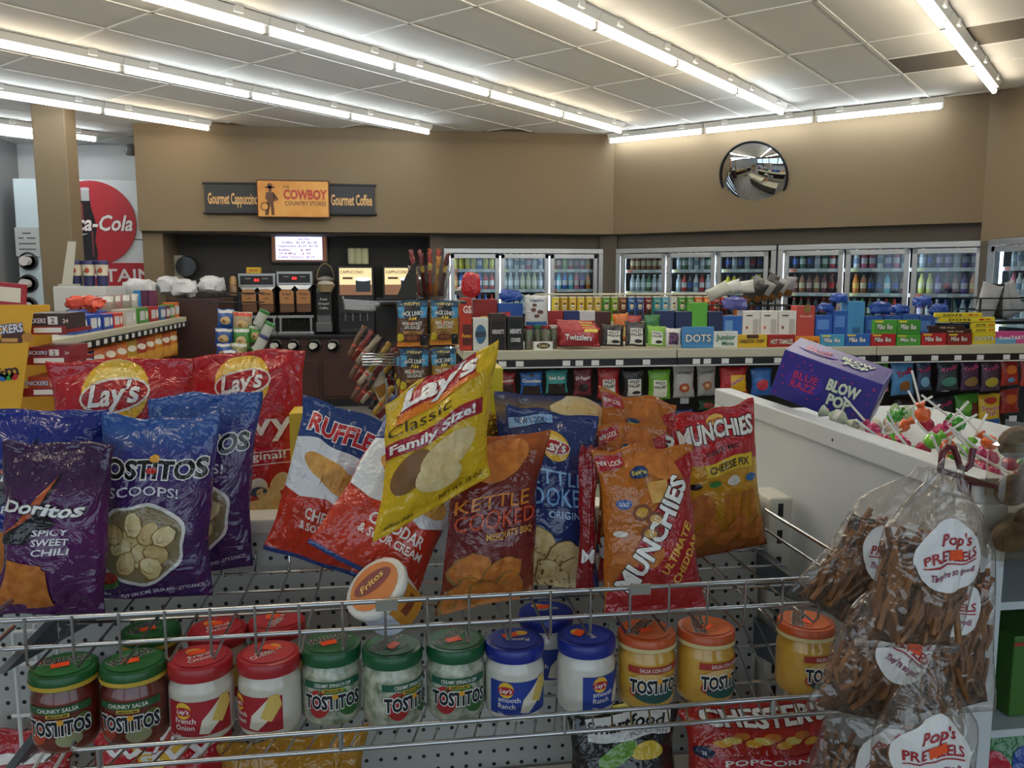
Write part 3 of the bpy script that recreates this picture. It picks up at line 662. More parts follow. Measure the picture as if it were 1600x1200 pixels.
def carton(name, label, cat, x0, x1, ytop, Y, zb, col, spec, dep=.07, group=None, rz=0, ybot=None):
    a = at(x0, ytop, Y); b = at(x1, ytop, Y); W = b.x - a.x; H = a.z - zb
    t = thing(name, label, cat, ((a.x + b.x) / 2, Y, zb), rz, group)
    G().b2((-W / 2, 0, 0), (W / 2, dep, H), PM(col)).build('carton', t, bev=.002)
    if spec: art(Print(), W, H, spec, PM).build('printed_front', t, FRONT(0), off=.0012, step=.0006)
    return t
# ---- candy gondola
YG = 5.3; ZD = at(1000, 546, YG).z
cg = thing('candy_gondola', 'long beige candy gondola with hooks below the deck', 'shelf unit', (0, YG, 0))
DECK = mat('beige_shelf_enamel', 'c2bda6', .45); XL, XR = at(724, 548, YG).x, 4.6
seams = [XL] + [at(x, 548, YG).x for x in (1058, 1370)] + [XR]
for a, b in zip(seams, seams[1:]):
    G().b2((a + .003, 0, ZD - .06), (b - .003, .8, ZD), DECK).build('deck', cg, bev=.004)
    st = G().b2((a + .003, -.008, ZD - .105), (b - .003, .01, ZD - .06), BLACK).b2((a + .003, -.012, ZD - .113), (b - .003, .012, ZD - .105), WHITE).build('price_strip', cg)
G().b2((XL, .38, .1), (XR, .42, ZD - .06), mat('dark_pegboard', '26231f', .7)).build('back_panel', cg)
G().b2((XL, .0, .02), (XR, .8, .15), DECK).build('base_deck', cg, bev=.004)
for x in (770, 785, 812, 885, 905, 930, 968, 1010, 1088, 1105, 1133, 1170, 1215, 1346, 1382, 1418, 1460, 1496, 1531, 1572, 1597):
    p = at(x, 567, YG - .013); o = G().b2((p.x - .025, -.016, ZD - .1), (p.x + .025, -.012, ZD - .066), PM('e9e9e6')).build('price_tag', cg)
def hook(px, py, Y=YG + .06):
    p = at(px, py, Y); x, y, z = p.x, p.y - YG, p.z
    k = G().tube([(x, .38, z + .02), (x, y + .02, z + .02), (x, y - .02, z + .03)], .003, CHROME, 5).build('peg_hook', cg)
    G().b2((x - .03, y - .026, z + .005), (x + .03, y - .022, z + .045), PM('e4e6e8')).build('tag_plate', k)
HG = 'candy bags hanging on the gondola hooks'
hb = [  # x0 x1 y0 y1 colour spec label
 (771, 807, 578, 615, '8e1f26', [('p', .1, .0, .9, .45, '3a1712'), ('t', 'Chocolate', .5, .55, .13, 'f0e0d0', .8)], 'dark red chocolate bag at the spinner end of the hooks'),
 (811, 849, 578, 616, '2a66b0', [('p', .1, .0, .9, .4, '2a1a1e'), ('t', 'Chocolate', .5, .55, .14, 'f2ead8', .85), ('e', .5, .85, .1, .07, '1a1a20')], 'bright blue chocolate bag on a hook'),
 (851, 888, 575, 614, '3a9a96', [('p', .1, .0, .9, .42, '24140e'), ('t', 'Sea Salt', .5, .6, .13, 'f0ece0', .75)], 'teal sea salt chocolate bag on a hook'),
 (895, 926, 572, 618, '6a1526', [('t', 'Dr Pepper', .5, .6, .13, 'f0dfe0', .8), ('e', .5, .3, .3, .14, '2a0a10')], 'dark maroon soda-flavoured candy bag'),
 (932, 969, 572, 622, 'a51f26', [('p', .2, .1, .8, .62, 'e8e2d4'), ('t', 'WILEY', .5, .5, .11, '20201e', .5), ('t', 'WALLABY', .5, .36, .11, '20201e', .55)], 'red liquorice bag with a cream label'),
 (971, 1009, 573, 622, '1c1c1c', [('p', .2, .08, .82, .66, 'e8e2d4'), ('t', 'WILEY', .5, .52, .11, '20201e', .5), ('t', 'WALLABY', .5, .38, .11, '20201e', .55), ('e', .6, .2, .2, .06, '2a2a2c')], 'black liquorice bag hanging with a cream label'),
 (1011, 1049, 575, 624, '6aa62a', [('p', .2, .08, .82, .66, 'ecead4'), ('t', 'WILEY', .5, .52, .11, '20201e', .5), ('t', 'WALLABY', .5, .38, .11, '20201e', .55)], 'lime green liquorice bag hanging on a hook'),
 (1050, 1086, 566, 621, 'b0aca6', [('t', 'Lancaster', .5, .72, .1, '3a3434', .75), ('e', .5, .3, .26, .14, 'b0502a'), ('e', .5, .3, .12, .06, 'e0a880', 3)], 'silver caramel bag beside the lime green one'),
 (1088, 1119, 566, 618, 'a29e98', [('t', 'Lancaster', .5, .72, .1, '3a3434', .75), ('e', .5, .34, .26, .14, '9c5a30'), ('e', .5, .34, .12, .06, 'd8a880', 3)], 'second silver caramel bag, beside the red bag'),
 (1122, 1169, 570, 616, 'b81f24', [('p', .35, .1, .95, .7, 'e8b424'), ('t', 'Starburst', .62, .45, .14, 'b81f24', .55, 'f4f0e0', .4)], 'wide red fruit chew bag with yellow burst'),
 (1172, 1207, 572, 618, '2a6ab4', [('e', .5, .4, .3, .2, 'c43a4a')], 'blue hard candy bag behind the white panel'),
 (1326, 1356, 562, 612, 'b89a4a', [('t', 'HARIBO', .5, .72, .14, '2a2418', .85), ('e', .5, .3, .3, .18, 'd8c070')], 'gold gummy bear bag on a hook'),
 (1357, 1389, 560, 613, '5a9a3a', [('p', .05, .02, .95, .45, 'd85a9a'), ('e', .5, .74, .3, .12, '1c3a20')], 'green gummy bag with pink lower half'),
 (1391, 1428, 563, 617, '4a8ac0', [('t', 'Trolli', .55, .62, .16, 'c02a5a', .7, '201018', .25), ('e', .55, .28, .26, .16, '8a5a2a')], 'sky blue sour gummy bag'),
 (1431, 1456, 562, 610, '3a4a6a', [('t', 'Trolli', .5, .66, .15, 'c83a7a', .8, '181018', .2), ('e', .5, .3, .3, .18, '7ab0d0')], 'navy sour gummy bag with pale blue crawlers'),
 (1463, 1498, 560, 610, '35404a', [('t', 'Trolli', .5, .66, .15, 'd8508a', .75, '181018', .2), ('e', .5, .3, .36, .16, '4a8a7a')], 'dark sour gummy bag with green crawlers'),
 (1500, 1531, 560, 610, '4a2a4a', [('t', 'Trolli', .5, .68, .15, 'd8508a', .8, '181018', .2), ('e', .5, .3, .36, .16, '8a6a3a')], 'plum sour gummy bag with brown pieces'),
 (1532, 1562, 560, 611, '4a3448', [('t', 'Trolli', .5, .68, .15, 'c84a8a', .8, '181018', .2), ('e', .5, .3, .36, .16, 'b0a03a')], 'plum sour gummy bag with yellow bears'),
 (1563, 1592, 558, 602, 'a82a22', [('e', .5, .6, .3, .18, 'd8702a'), ('e', .5, .22, .2, .1, '6a8ab0')], 'red candy bag on the upper hooks beside the plum bags'),
 (1594, 1624, 558, 602, 'b03026', [('e', .5, .6, .3, .18, 'd8702a')], 'red candy bag on the upper hooks at the picture edge'),
 (1396, 1436, 618, 662, '2a1c1a', [('e', .5, .5, .3, .24, '7a3a2a'), ('e', .5, .5, .14, .1, '2a1c1a', 3)], 'dark brown candy bag on the lower hooks'),
 (1455, 1491, 617, 662, '2a3038', [('t', 'Trolli', .5, .66, .16, 'c83a7a', .75, '181018', .2), ('e', .5, .3, .34, .16, '6a5a6a')], 'dark sour gummy bag on the lower hooks'),
 (1490, 1528, 612, 662, '4a9a2a', [('e', .4, .6, .25, .2, '7ac04a'), ('p', .6, .2, .95, .7, '6a2a2a')], 'bright green candy bag on the lower hooks'),
 (1525, 1560, 612, 664, 'e8c02a', [('p', 0, 0, 1, .22, '2a6ab8'), ('e', .5, .8, .3, .1, 'c83a2a'), ('t', 'Swedish', .5, .5, .15, 'c02a24', .8, 'f8f0d0'), ('t', 'Fish', .5, .34, .15, 'c02a24', .45, 'f8f0d0')], 'yellow fish gummy bag with blue base'),
 (1562, 1592, 605, 645, 'a82a22', [('e', .5, .6, .3, .2, 'd8702a')], 'red candy bag on the lower hooks'),
 (1562, 1595, 663, 700, '8e201c', [('e', .5, .6, .3, .2, 'c8602a')], 'deep red candy bag on the bottom hooks'),
 (1050, 1085, 636, 672, '2a3a6a', [('e', .5, .6, .3, .2, 'b0a050')], 'navy candy bag on the lower hooks below the silver ones'),
 (1090, 1122, 622, 640, '3a5a3a', [('e', .5, .5, .3, .3, 'a03a2a')], 'small green candy bag below the second silver one'),
 (1086, 1125, 658, 695, '7a1a20', [], 'maroon candy bag behind the red snack mix bag'),
]
for x0, x1, y0, y1, col, spec, lb in hb:
    face_bag('candy_bag', lb, 'candy', x0, x1, y0 + 3, y1, YG + (.2 if 600 < y0 < 700 else .06), col, spec, HG); hook((x0 + x1) / 2, y0 - 5, YG + (.2 if 600 < y0 < 700 else .06))
# ---- things on the deck, front row
Z0 = ZD + .001; DG = 'candy lined up on the gondola deck'
for x0, x1, y0, col, spec, lb in [
 (719, 737, 466, 'b8341f', [('p', .2, .1, .95, .5, '5a2415'), ('t', 'Reese', .55, .25, .08, 'f0a020', .8), ('t', 'GS', .6, .72, .14, 'f2f0ea', .7)], 'tall orange-red peanut butter cup carton beside the jerky pouches'),
 (739, 763, 497, 'd8d8d0', [('e', .5, .5, .35, .3, '3a6a8a'), ('t', 'RIESEN', .5, .42, .16, '3a2010', .7)], 'white and blue caramel carton tilted at the deck end'),
 (765, 791, 490, '3a2a20', [('p', .12, .1, .88, .8, '1c120e'), ('t', "HERSHEY'S", .5, .45, .12, 'e0e0dc', .7), ('p', .1, .0, .9, .12, '2a1a14', 2)], 'dark brown chocolate bar carton'),
 (793, 818, 495, '26221f', [('p', .15, .12, .85, .9, '101010'), ('t', "HERSHEY'S", .5, .5, .14, 'f2f2f2', .7), ('t', 'COOKIES', .5, .25, .12, 'f2f2f2', .6)], 'black and white chocolate bar carton')]:
    carton('chocolate_carton', lb, 'carton', x0, x1, y0, YG + .06, Z0, col, spec, .12, DG)
for k, x in enumerate((826, 840, 853, 864)):
    t = thing('candy_canister', ('clear candy canister next to the black chocolate carton', 'second clear candy canister behind the small white sign', 'third clear candy canister behind the small white sign', 'clear candy canister next to the red twist bags')[k], 'canister', at(x, 540, YG + .1 + .05 * (k % 2)) * 1, 0, DG); t.location.z = Z0
    G().lathe([(.026, 0), (.028, .01), (.028, .12), (.02, .135)], mat('candy_mix', '7a4a4a', .2, coat=.7, noise_col='5a8a6a', nscale=70), 14).build('tub', t); G().lathe([(.029, .135), (.029, .155), (0, .157)], PM(('8a2a2a', '3a7a4a', '8a2a2a', 'c8c8c0')[k]), 14).build('lid', t)
t = thing('shelf_sign', 'small white oval-logo sign on the deck edge', 'sign', (at(849, 540, YG + .03).x, YG + .03, Z0)); G().b2((-.062, 0, 0), (.062, .008, .055), PM('efefe8')).build('card', t); Print().ell(0, .028, .045, .02, PM('4a3a18')).text("Cella's", 0, .02, .018, PM('e8d8a0'), lay=3).build('printed_front', t, FRONT(0))
for k in range(4):
    face_bag('twist_candy_bag', ('front red twist candy bag lying on the deck', 'second red twist candy bag in the stack', 'third red twist candy bag in the stack', 'rearmost red twist candy bag in the stack')[k], 'candy', 872 - 2 * k, 940 - 3 * k, 512 - 4 * k, 541 - 4 * k, YG + .04 + .07 * k, 'a01d28', [('t', 'Twizzlers', .45, .3, .3, 'f2e8e4', .7, '5a0a10'), ('p', .6, .72, .95, .9, 'd8c040')], DG, .05, lean=.03)
for x0, x1, y0, col, pc, lb, in [(939, 976, 507, '1e1c1c', 'e8e4d8', 'black liquorice pouch standing next to the red twists'), (975, 1011, 503, '232120', 'e8e4d8', 'taller black liquorice pouch on the deck'), (1010, 1041, 509, '7ab23a', 'eceada', 'lime liquorice pouch standing on the deck'), (1038, 1066, 513, 'd8d4d0', '6a3a6a', 'white and purple liquorice pouch on the deck')]:
    face_bag('liquorice_pouch', lb, 'candy', x0, x1, y0, 541, YG + .05, col, [('p', .2, .08, .82, .7, pc), ('t', 'WILEY', .5, .55, .12, '20201e', .55), ('t', 'WALLABY', .5, .4, .12, '20201e', .58), ('e', .6, .2, .2, .07, '2a2a2c')], DG, lean=.04)
MK = lambda a, b: [('t', 'Mike', .3, .35, .4, a, .34, b), ('t', 'Ike', .68, .35, .4, a, .24, b), ('p', .05, .82, .4, .95, 'e8d040')]
for x0, x1, y0, zb, col, spec, lb in [
 (1067, 1116, 511, 0, '4a8ac0', [('t', 'DOTS', .5, .3, .36, 'f4f4ee', .8, '1c1c24')], 'light blue gumdrop box on the deck'),
 (1115, 1153, 518, 0, 'e4e6de', [('t', 'Junior', .5, .5, .32, '2a7a4a', .8), ('t', 'Mints', .6, .15, .25, '2a7a4a', .5)], 'white mint box with green lettering'),
 (1153, 1199, 523, 0, 'd8b02a', [('p', .3, .7, .7, 1, '4a2a1a'), ('t', 'CHARLESTON', .3, .35, .28, '3a2016', .5), ('t', 'CHEW', .76, .35, .28, '3a2016', .28)], 'yellow chewy candy box'),
 (1200, 1243, 523, 0, 'a82218', [('t', 'HOT TAMALES', .5, .25, .4, 'f4e8d8', .8, '3a0a06')], 'dark red cinnamon candy box'),
 (1243, 1281, 526, 0, 'e08a24', [('t', 'Milk Duds', .5, .3, .42, '4a2010', .85)], 'orange caramel candy box'),
 (1283, 1320, 523, 0, '4aa0c8', MK('f4f4f0', '1c3a6a'), 'pale blue fruit candy box beside the orange box'),
 (1322, 1360, 522, 0, '2a62b4', MK('f4f4f0', '14284a'), 'royal blue fruit candy box'),
 (1362, 1400, 522, 0, 'b02028', MK('f4f0ec', '4a0a0e'), 'red fruit candy box beside the royal blue box'),
 (1402, 1439, 523, 0, '4a9a34', MK('f0f4e8', '1c4a18'), 'green fruit candy box on the deck below the green pair'),
 (1441, 1479, 521, 0, 'b8242c', MK('f4f0ec', '4a0a0e'), 'red fruit candy box right of the lower green box'),
 (1481, 1519, 521, 0, '8a2420', MK('f0e4dc', '3a0a0a'), 'brownish red fruit candy box below the yellow rolls')]:
    carton('candy_box', lb, 'candy', x0, x1, y0, YG + .05, Z0, col, spec, .025, DG)
def stacked(x0, x1, y0, y1, Y, col, spec, lb, dep=.03, name='candy_box'):
    t = carton(name, lb, 'candy', x0, x1, y0, Y, at(x0, y1, Y).z, col, spec, dep, DG); return t
stacked(1366, 1402, 500, 522.4, YG + .06, '4a9a34', MK('f0f4e8', '1c4a18'), 'upper green fruit candy box on the side of the lit blue box'); stacked(1403, 1439, 500, 522.6, YG + .06, '3f8e30', MK('f0f4e8', '1c4a18'), 'upper green fruit candy box next to the brown boxes')
stacked(1452, 1508, 509, 514.5, YG + .055, '3a2018', [('t', 'Milk Duds', .5, .2, .5, 'd8c8a8', .4)], 'thin dark brown box on top of the dark stack'); stacked(1455, 1518, 515, 520.6, YG + .06, '40241a', [('t', 'Milk Duds', .6, .2, .5, 'd8c8a8', .4)], 'thin dark brown box under another thin brown box')
DT = [('t', 'DOTS', .35, .25, .5, '1c1c24', .4), ('e', .75, .5, .05, .2, 'c83a2a'), ('e', .87, .5, .05, .2, 'd87a2a')]
stacked(1521, 1556, 520, 537.2, YG + .05, 'd8c42a', [('t', 'DOTS', .5, .3, .35, 'f4f4ee', .85, '1c1c24')], 'big yellow gumdrop box at the foot of the yellow stack')
for k, (x0, x1, y0, y1) in enumerate(((1520, 1556, 512, 519.6), (1520, 1556, 504, 511.6), (1470, 1555, 496, 503.6), (1463, 1535, 489, 495.6))):
    stacked(x0, x1, y0, y1, YG + .055, 'e2cd30', DT, 'flat yellow gumdrop box, %s above the big yellow one' % ORD[k])
stacked(1556, 1610, 518, 537.2, YG + .05, 'c84a8a', [('p', .0, .0, .6, .5, '6aa0c8'), ('t', 'SweeTARTS', .5, .35, .3, 'f0f0f4', .8)], 'pink and blue tart candy box at the picture edge')
# second row on the deck: taller boxes
for x0, x1, y0, col, spec, lb in [
 (740, 777, 468, '8a221e', [('e', .5, .6, .3, .06, 'd8b060')], 'dark red carton behind the chocolate bars'),
 (778, 817, 474, '2450a0', [('p', .1, .6, .5, .8, 'c83a3a')], 'royal blue carton behind the chocolate bars'),
 (860, 880, 486, '9a2420', [], 'plain red box back in the row of four plain boxes'), (881, 905, 486, '24306a', [], 'plain navy box back beside the red one'), (906, 930, 486, 'd8d8d8', [], 'plain white box back in the row of four plain boxes'), (931, 955, 487, '4a2420', [], 'plain brown box back in the row of four plain boxes'),
 (1031, 1054, 486, '26305e', [('e', .75, .25, .08, .06, 'd8d8e8')], 'navy box back nearest the twist candies'), (1056, 1081, 487, '242e58', [('e', .75, .25, .08, .06, 'd8d8e8')], 'navy box back beside the tall green box'), (1082, 1106, 473, '5aa83a', [], 'tall plain green box on the deck'), (1107, 1130, 487, '222c54', [('e', .75, .25, .08, .06, 'd8d8e8')], 'navy box back on the far side of the green box'),
 (1130, 1160, 494, '2a62b0', [('p', .1, .45, .5, .85, '6a9ad0'), ('p', .55, .15, .9, .3, 'd8c84a')], 'bright blue carton with printed panel before the white cartons'),
 (1161, 1188, 486, 'e2dfda', [('p', .6, .3, .92, .75, 'b8b4ae'), ('e', .25, .5, .06, .05, 'a83a2a'), ('p', .2, .84, .55, .88, '4a3a34')], 'first white nutrition-panel carton'), (1189, 1216, 486, 'e4e1dc', [('p', .6, .3, .92, .75, 'b8b4ae'), ('e', .25, .5, .06, .05, 'c85a3a'), ('p', .2, .84, .55, .88, '4a3a34')], 'middle white nutrition-panel carton'), (1217, 1245, 486, 'e0ddd8', [('p', .6, .3, .92, .75, 'b8b4ae'), ('e', .25, .5, .06, .05, '8a3a3a'), ('p', .2, .84, .55, .88, '4a3a34')], 'white nutrition-panel carton beside the coral display'),
 (1246, 1274, 478, 'b84a40', [('e', .55, .92, .2, .12, '8a6a3a'), ('t', 'Ghirardelli', .5, .7, .06, 'e8c0b0', .7)], 'coral red chocolate display with gold seal'),
 (1275, 1301, 493, '2a5ab0', [('p', .1, .5, .8, .85, '5a8ad0'), ('p', .5, .15, .9, .3, 'd8c84a')], 'blue carton beside the coral display'), (1303, 1325, 486, '2a5ab0', [('p', .1, .5, .8, .85, '5a8ad0')], 'taller blue carton before the pale blue box'), (1326, 1352, 471, '4a92c8', [('p', .3, .2, .75, .38, '3a6a9a')], 'tall pale blue open box'),
 (1353, 1380, 494, '2a58a8', [('p', .1, .5, .8, .85, '4a7ac0')], 'blue carton right behind the green boxes'), (1382, 1409, 493, '28549f', [('p', .1, .5, .8, .85, '4a7ac0')], 'second blue carton behind the green boxes'), (1411, 1436, 491, '2a58a8', [], 'third blue carton behind the green boxes'), (1437, 1462, 493, '2450a0', [('p', .1, .4, .7, .8, '4a7ac0')], 'blue carton beside the yellow gumdrop stack')]:
    carton('stock_carton', lb, 'carton', x0, x1, y0, YG + .32, Z0, col, spec, .1, 'taller cartons at the back of the deck')
for k, (x0, x1, y0, y1, col, lb) in enumerate([(957, 982, 490, 512, 'd8742a', 'orange pouch behind the liquorice'), (970, 1006, 494, 514, 'a8342a', 'red and green pouch behind the liquorice'), (1006, 1032, 492, 516, '3a7a44', 'green pouch behind the lime liquorice'), (818, 858, 461, 500, 'd8d8d4', 'white pretzel candy pouch propped on the cartons')]):
    face_bag('candy_pouch', lb, 'candy', x0, x1, y0, y1 + 20, YG + .28, col, ([('t', 'Snappers', .5, .82, .07, '2a4a7a', .6)] if k == 3 else []) + ([('p', 0, 0, 1, .3, '3a72b0'), ('e', .35, .6, .12, .05, '6a4028'), ('e', .65, .55, .14, .05, '5a3420'), ('e', .5, .45, .13, .05, '6a4028'), ('e', .4, .72, .1, .04, '5a3420')] if k == 3 else [('p', .15, .15, .85, .5, 'e0c080')]), 'pouches at the back of the deck', .05)
for k, (x, y, s_) in enumerate(((1310, 491, .12), (1290, 492, .1), (1375, 492, .16), (1405, 492, .12), (1440, 488, .13), (1465, 490, .14), (797, 474, .15))):
    crumple('candy_wrapper_pile', ('blue foil candy bag', 'small blue foil candy bag')[k % 2] + ' heaped ' + ('beside the coral display', 'on the low blue carton', 'right of the pale blue box', 'above the green boxes', 'above the blue cartons', 'before the yellow stack', 'on the royal blue carton', 'over the blue carton by the pretzel pouch')[k], 'candy', x, y, YG + .37, (s_, .08, s_ * .55), FM('2450a8'), 'blue foil bags', k * 2.1, .4)
crumple('purple_candy_bag', 'purple and white candy bag lying on the blue carton', 'candy', 1147, 494, YG + .36, (.17, .09, .09), FM('5a5aa0'), None, 4.4, .4)
# ---- can gondola behind
YP = 7.6; zc = at(1000, 463, YP).z - .235
t = thing('can_gondola', 'beige shelf unit holding the row of chip cans', 'shelf unit', (0, YP, 0)); xa, xb = at(850, 470, YP).x, at(1300, 470, YP).x
G().b2((xa, 0, zc - .04), (xb, .5, zc), DECK).build('lower_deck', t, bev=.004); G().b2((xa, .05, zc + .245), (at(1140, 460, YP).x, .5, zc + .257), DECK).build('upper_deck', t, bev=.003); G().b2((xa, .45, .0), (xb, .5, zc - .04), DARKW).b2((xa, .0, 0), (xb, .5, .1), DECK).build('plinth', t)
for x in (xa + .02, at(1140, 460, YP).x - .02): G().b2((x - .015, .42, zc), (x + .015, .46, zc + .245), DECK).build('upright', t)
cans = 'e0c83a c8a02a d8b83a e0c040 d0b030 d8bc50 5a9a3a 8aac30 8a4a28 2a6ab0 3a5a9a 7a2430 3aa0a0 5ab0d0 d8dcd8 4a9a3a 58a040 d8742a d87a2a b02a24 a82420'.split()
cn = ('mustard', 'ochre', 'golden', 'yellow', 'dull gold', 'tan yellow', 'leaf green', 'lime', 'brown', 'blue', 'denim blue', 'maroon', 'teal', 'sky blue', 'white', 'grass green', 'light green', 'orange', 'bright orange', 'red', 'crimson')
for k, c in enumerate(cans):
    p = at(868 + 13.1 * k, 470, YP + .06); t = thing('chip_can', '%s cylindrical chip can, %d from the %s end of the row' % (cn[k], k + 1 if k < 10 else 21 - k, 'cooler-corner' if k < 10 else 'tin'), 'can', (p.x, YP + .06, zc + .001), 0, 'chip cans in a row')
    G().lathe([(.036, 0), (.037, .004), (.037, .222), (.036, .226)], PM(c, .3), 16).build('tube', t); G().lathe([(.038, .222), (.038, .232), (.034, .234), (0, .233)], PM('e0dcd0'), 16).build('lid', t)
    Print().ell(0, .14, .02, .026, PM('e8d8b8'), 1, n=14).poly([(-.016, .14), (-.004, .134), (0, .137), (.004, .134), (.016, .14), (.006, .128), (-.006, .128)], PM('2a1a14'), 2).ell(0, .165, .014, .008, PM('2a1a14'), 2, n=10).rect(-.025, .06, .025, .1, PM('2a2420'), 1).text('Pringles', 0, .185, .02, PM('f0e8c8'), w=.05, lay=3).build('printed_wrap', t, roundface(.037), [-.02, -.01, 0, .01, .02])
p = at(1154, 487, YP + .06); t = thing('cracker_tin', 'tall orange snack tin at the end of the can row', 'can', (p.x, YP + .06, zc + .001)); G().lathe([(.05, 0), (.05, .21), (.047, .22)], PM('c87a3a', .35), 18).build('tin', t); Print().rect(-.03, .15, .03, .18, PM('b02a1a')).ell(0, .09, .03, .03, PM('e0b060')).build('printed_wrap', t, roundface(.05), [-.02, 0, .02])
t = thing('snack_rack', 'black wire rack heaped with grey snack sleeves', 'rack', (at(1190, 470, 7.12).x, 7.12, 0)); zr = at(1190, 478, 7.12).z
for z in (zr, zr - .12): G().tube([(-.38, 0, z), (.38, 0, z), (.38, .3, z), (-.38, .3, z)], .006, BLACK, 6, True).build('rail', t)
for x in (-.38, .38):
    for y in (0, .3): G().cyl((x, y, 0), (x, y, zr), .008, BLACK, 8).build('leg', t)
g = G()
for k in range(14): g.tube([(-.36 + .055 * k, 0, zr), (-.36 + .055 * k, 0, zr - .12), (-.36 + .055 * k, .3, zr - .12), (-.36 + .055 * k, .3, zr)], .003, BLACK, 4)
g.build('wire_basket', t)
sl = [(1122, 455, 35, 'd8dcd0'), (1140, 450, 25, 'e4e6e0'), (1160, 449, 15, 'e0e0da'), (1170, 460, 60, '4a4844'), (1185, 458, 70, '3a3836'), (1196, 456, 65, 'a8a8a6'), (1208, 455, 62, '4a4644'), (1219, 452, 66, 'b8b8b8'), (1232, 448, 80, 'a4a4a8'), (1178, 447, 55, '8a8a88'), (1203, 444, 60, '55534f')]
for k, (x, y, a, c) in enumerate(sl):
    p = at(x, y, 7.14 + .028 * k); mw = Matrix.Translation(p) @ Matrix.Rotation(math.radians(90 - a) * (1 if k > 2 else 1.1), 4, 'Y') @ Matrix.Rotation(.3, 4, 'X') @ Matrix.Translation((0, 0, -.1))
    small_bag('snack_sleeve', ('white', 'pale', 'cream', 'charcoal', 'black', 'grey', 'dark brown', 'light grey', 'silver', 'mid grey', 'dull black')[k] + ' snack sleeve on the black wire rack, %s from the can end' % (ORD + ['ninth', 'tenth', 'eleventh'])[k], 'snack bag', .12, .2, .05, c, [('p', .1, .1, .9, .4, '8a5a2a')] if k > 2 else [], mw, 'snack sleeves on the black rack', (6, 8))
t = thing('chip_rack', 'black wire rack with silver chip bags before the end cooler', 'rack', (at(1570, 480, 6.4).x, 6.4, 0)); zr = at(1570, 466, 6.4).z
for dz in (0, -.1, -.2): G().tube([(-.23, 0, zr + dz), (.6, 0, zr + dz), (.6, .35, zr + dz), (-.23, .35, zr + dz)], .006, BLACK, 6, True).build('rail', t)
for x in (-.23, .6): G().cyl((x, 0, 0), (x, 0, zr), .01, BLACK, 8).build('leg', t); G().cyl((x, .35, 0), (x, .35, zr), .01, BLACK, 8).build('leg', t)
G().b2((-.23, 0, zr - .22), (.6, .35, zr - .2), BLACK).build('tray', t)
for k, (x, c, lb) in enumerate(((1536, 'b8babc', 'silver chip bag leaning out of the black rack'), (1550, '3a3428', 'black and gold chip bag in the black rack'), (1568, 'c4c6c4', 'white-silver chip bag in the middle of the rack'), (1588, 'b4b4b4', 'silver chip bag at the picture edge in the rack'))):
    p = at(x, 497, 6.46 + .07 * k); p.z = zr - .178; small_bag('rack_chip_bag', lb, 'chip bag', .2, .3, .045, c, [], Matrix.Translation(p) @ Matrix.Rotation(.25 - .25 * k, 4, 'Y'), 'silver bags in the end rack', (8, 10))
# ---- small things near the jerky rack
crumple('heart_balloon', 'shiny red heart-shaped foil pack above the cartons', 'balloon', 736, 462, 5.6, (.13, .06, .16), FM('b8202c'), None, 2.2, .15)
t = thing('candy_bowl', 'footed bowl heaped with white wrapped candies', 'bowl', (at(728, 468, 5.9).x, 5.9, at(728, 466, 5.9).z)); G().lathe([(.06, ZD - t.location.z + .001), (.055, ZD - t.location.z + .01), (.01, ZD - t.location.z + .02), (.01, -.01), (.04, 0), (.08, .05), (.085, .055), (.07, .045)], PM('8a8a88'), 18).build('bowl_body', t)
for k in range(14): a = k * 2.4; r = .06 * math.sqrt(k / 14); G().lathe([(0, -.015), (.014, -.008), (.014, .008), (0, .015)], PM('e2dccf'), 8, (r * math.cos(a), r * math.sin(a), .065 + .01 * (k % 3))).build('wrapped_candy', t)
# ---- side gondola running away along the left
XS, zs_ = -2.25, 1.2
sg = thing('side_gondola', 'long beige candy gondola running back toward the white sacks', 'shelf unit', (XS, 0, 0))
for y0, y1 in ((5.5, 7.0), (7.0, 8.5), (8.5, 9.5)):
    G().b2((-.45, y0 + .003, zs_ - .05), (0, y1 - .003, zs_), DECK).build('deck', sg, bev=.004); G().b2((0, y0 + .003, zs_ - .1), (.012, y1 - .003, zs_ - .05), BLACK).build('price_strip', sg)
for k in range(22): G().b2((.012, 5.6 + .175 * k, zs_ - .095), (.015, 5.67 + .175 * k, zs_ - .058), PM('e4e4e0')).build('price_tag', sg)
G().b2((-.45, 5.5, .1), (-.41, 9.5, zs_ - .05), mat('dark_pegboard')).build('back_panel', sg); G().b2((-.45, 5.5, 0), (0, 9.5, .12), DECK).build('base_deck', sg)
for k in range(9):
    y = 6.9 + .28 * k; c = ('d86a24', 'c8541f', 'd87428', 'b8901f', 'a8341f', 'c86024', 'd88a2a', 'b04a20', 'd07a30')[k]
    mw = Matrix.Translation((XS - .08, y, .8)) @ Matrix.Rotation(math.pi / 2 - .35, 4, 'Z')
    small_bag('hanging_snack_bag', 'orange snack bag hanging under the side gondola deck, %s from the sack end' % (ORD + ['ninth'])[8 - k], 'snack bag', .22, .27, .08, c, [('p', .1, .1, .9, .5, 'e0a040'), ('e', .5, .72, .3, .1, 'f4e8d0')], mw, 'orange snack bags on the side gondola', (8, 10))
for k in range(6):
    mw = Matrix.Translation((XS - .08, 5.6 + .22 * k, .82)) @ Matrix.Rotation(math.pi / 2 - .35, 4, 'Z')
    small_bag('hanging_candy_bag', 'dark blue candy bag hanging under the side gondola deck, %s from the red display' % ORD[k], 'candy', .17, .24, .07, ('1c2c5e', '22346a', '2a2a3a', '1c2c60', '3a4a80', '20305e')[k], [('p', .1, .1, .9, .4, '8a9ab8'), ('e', .5, .68, .3, .1, 'e0e4f0')], mw, 'dark candy bags on the side gondola', (8, 10))
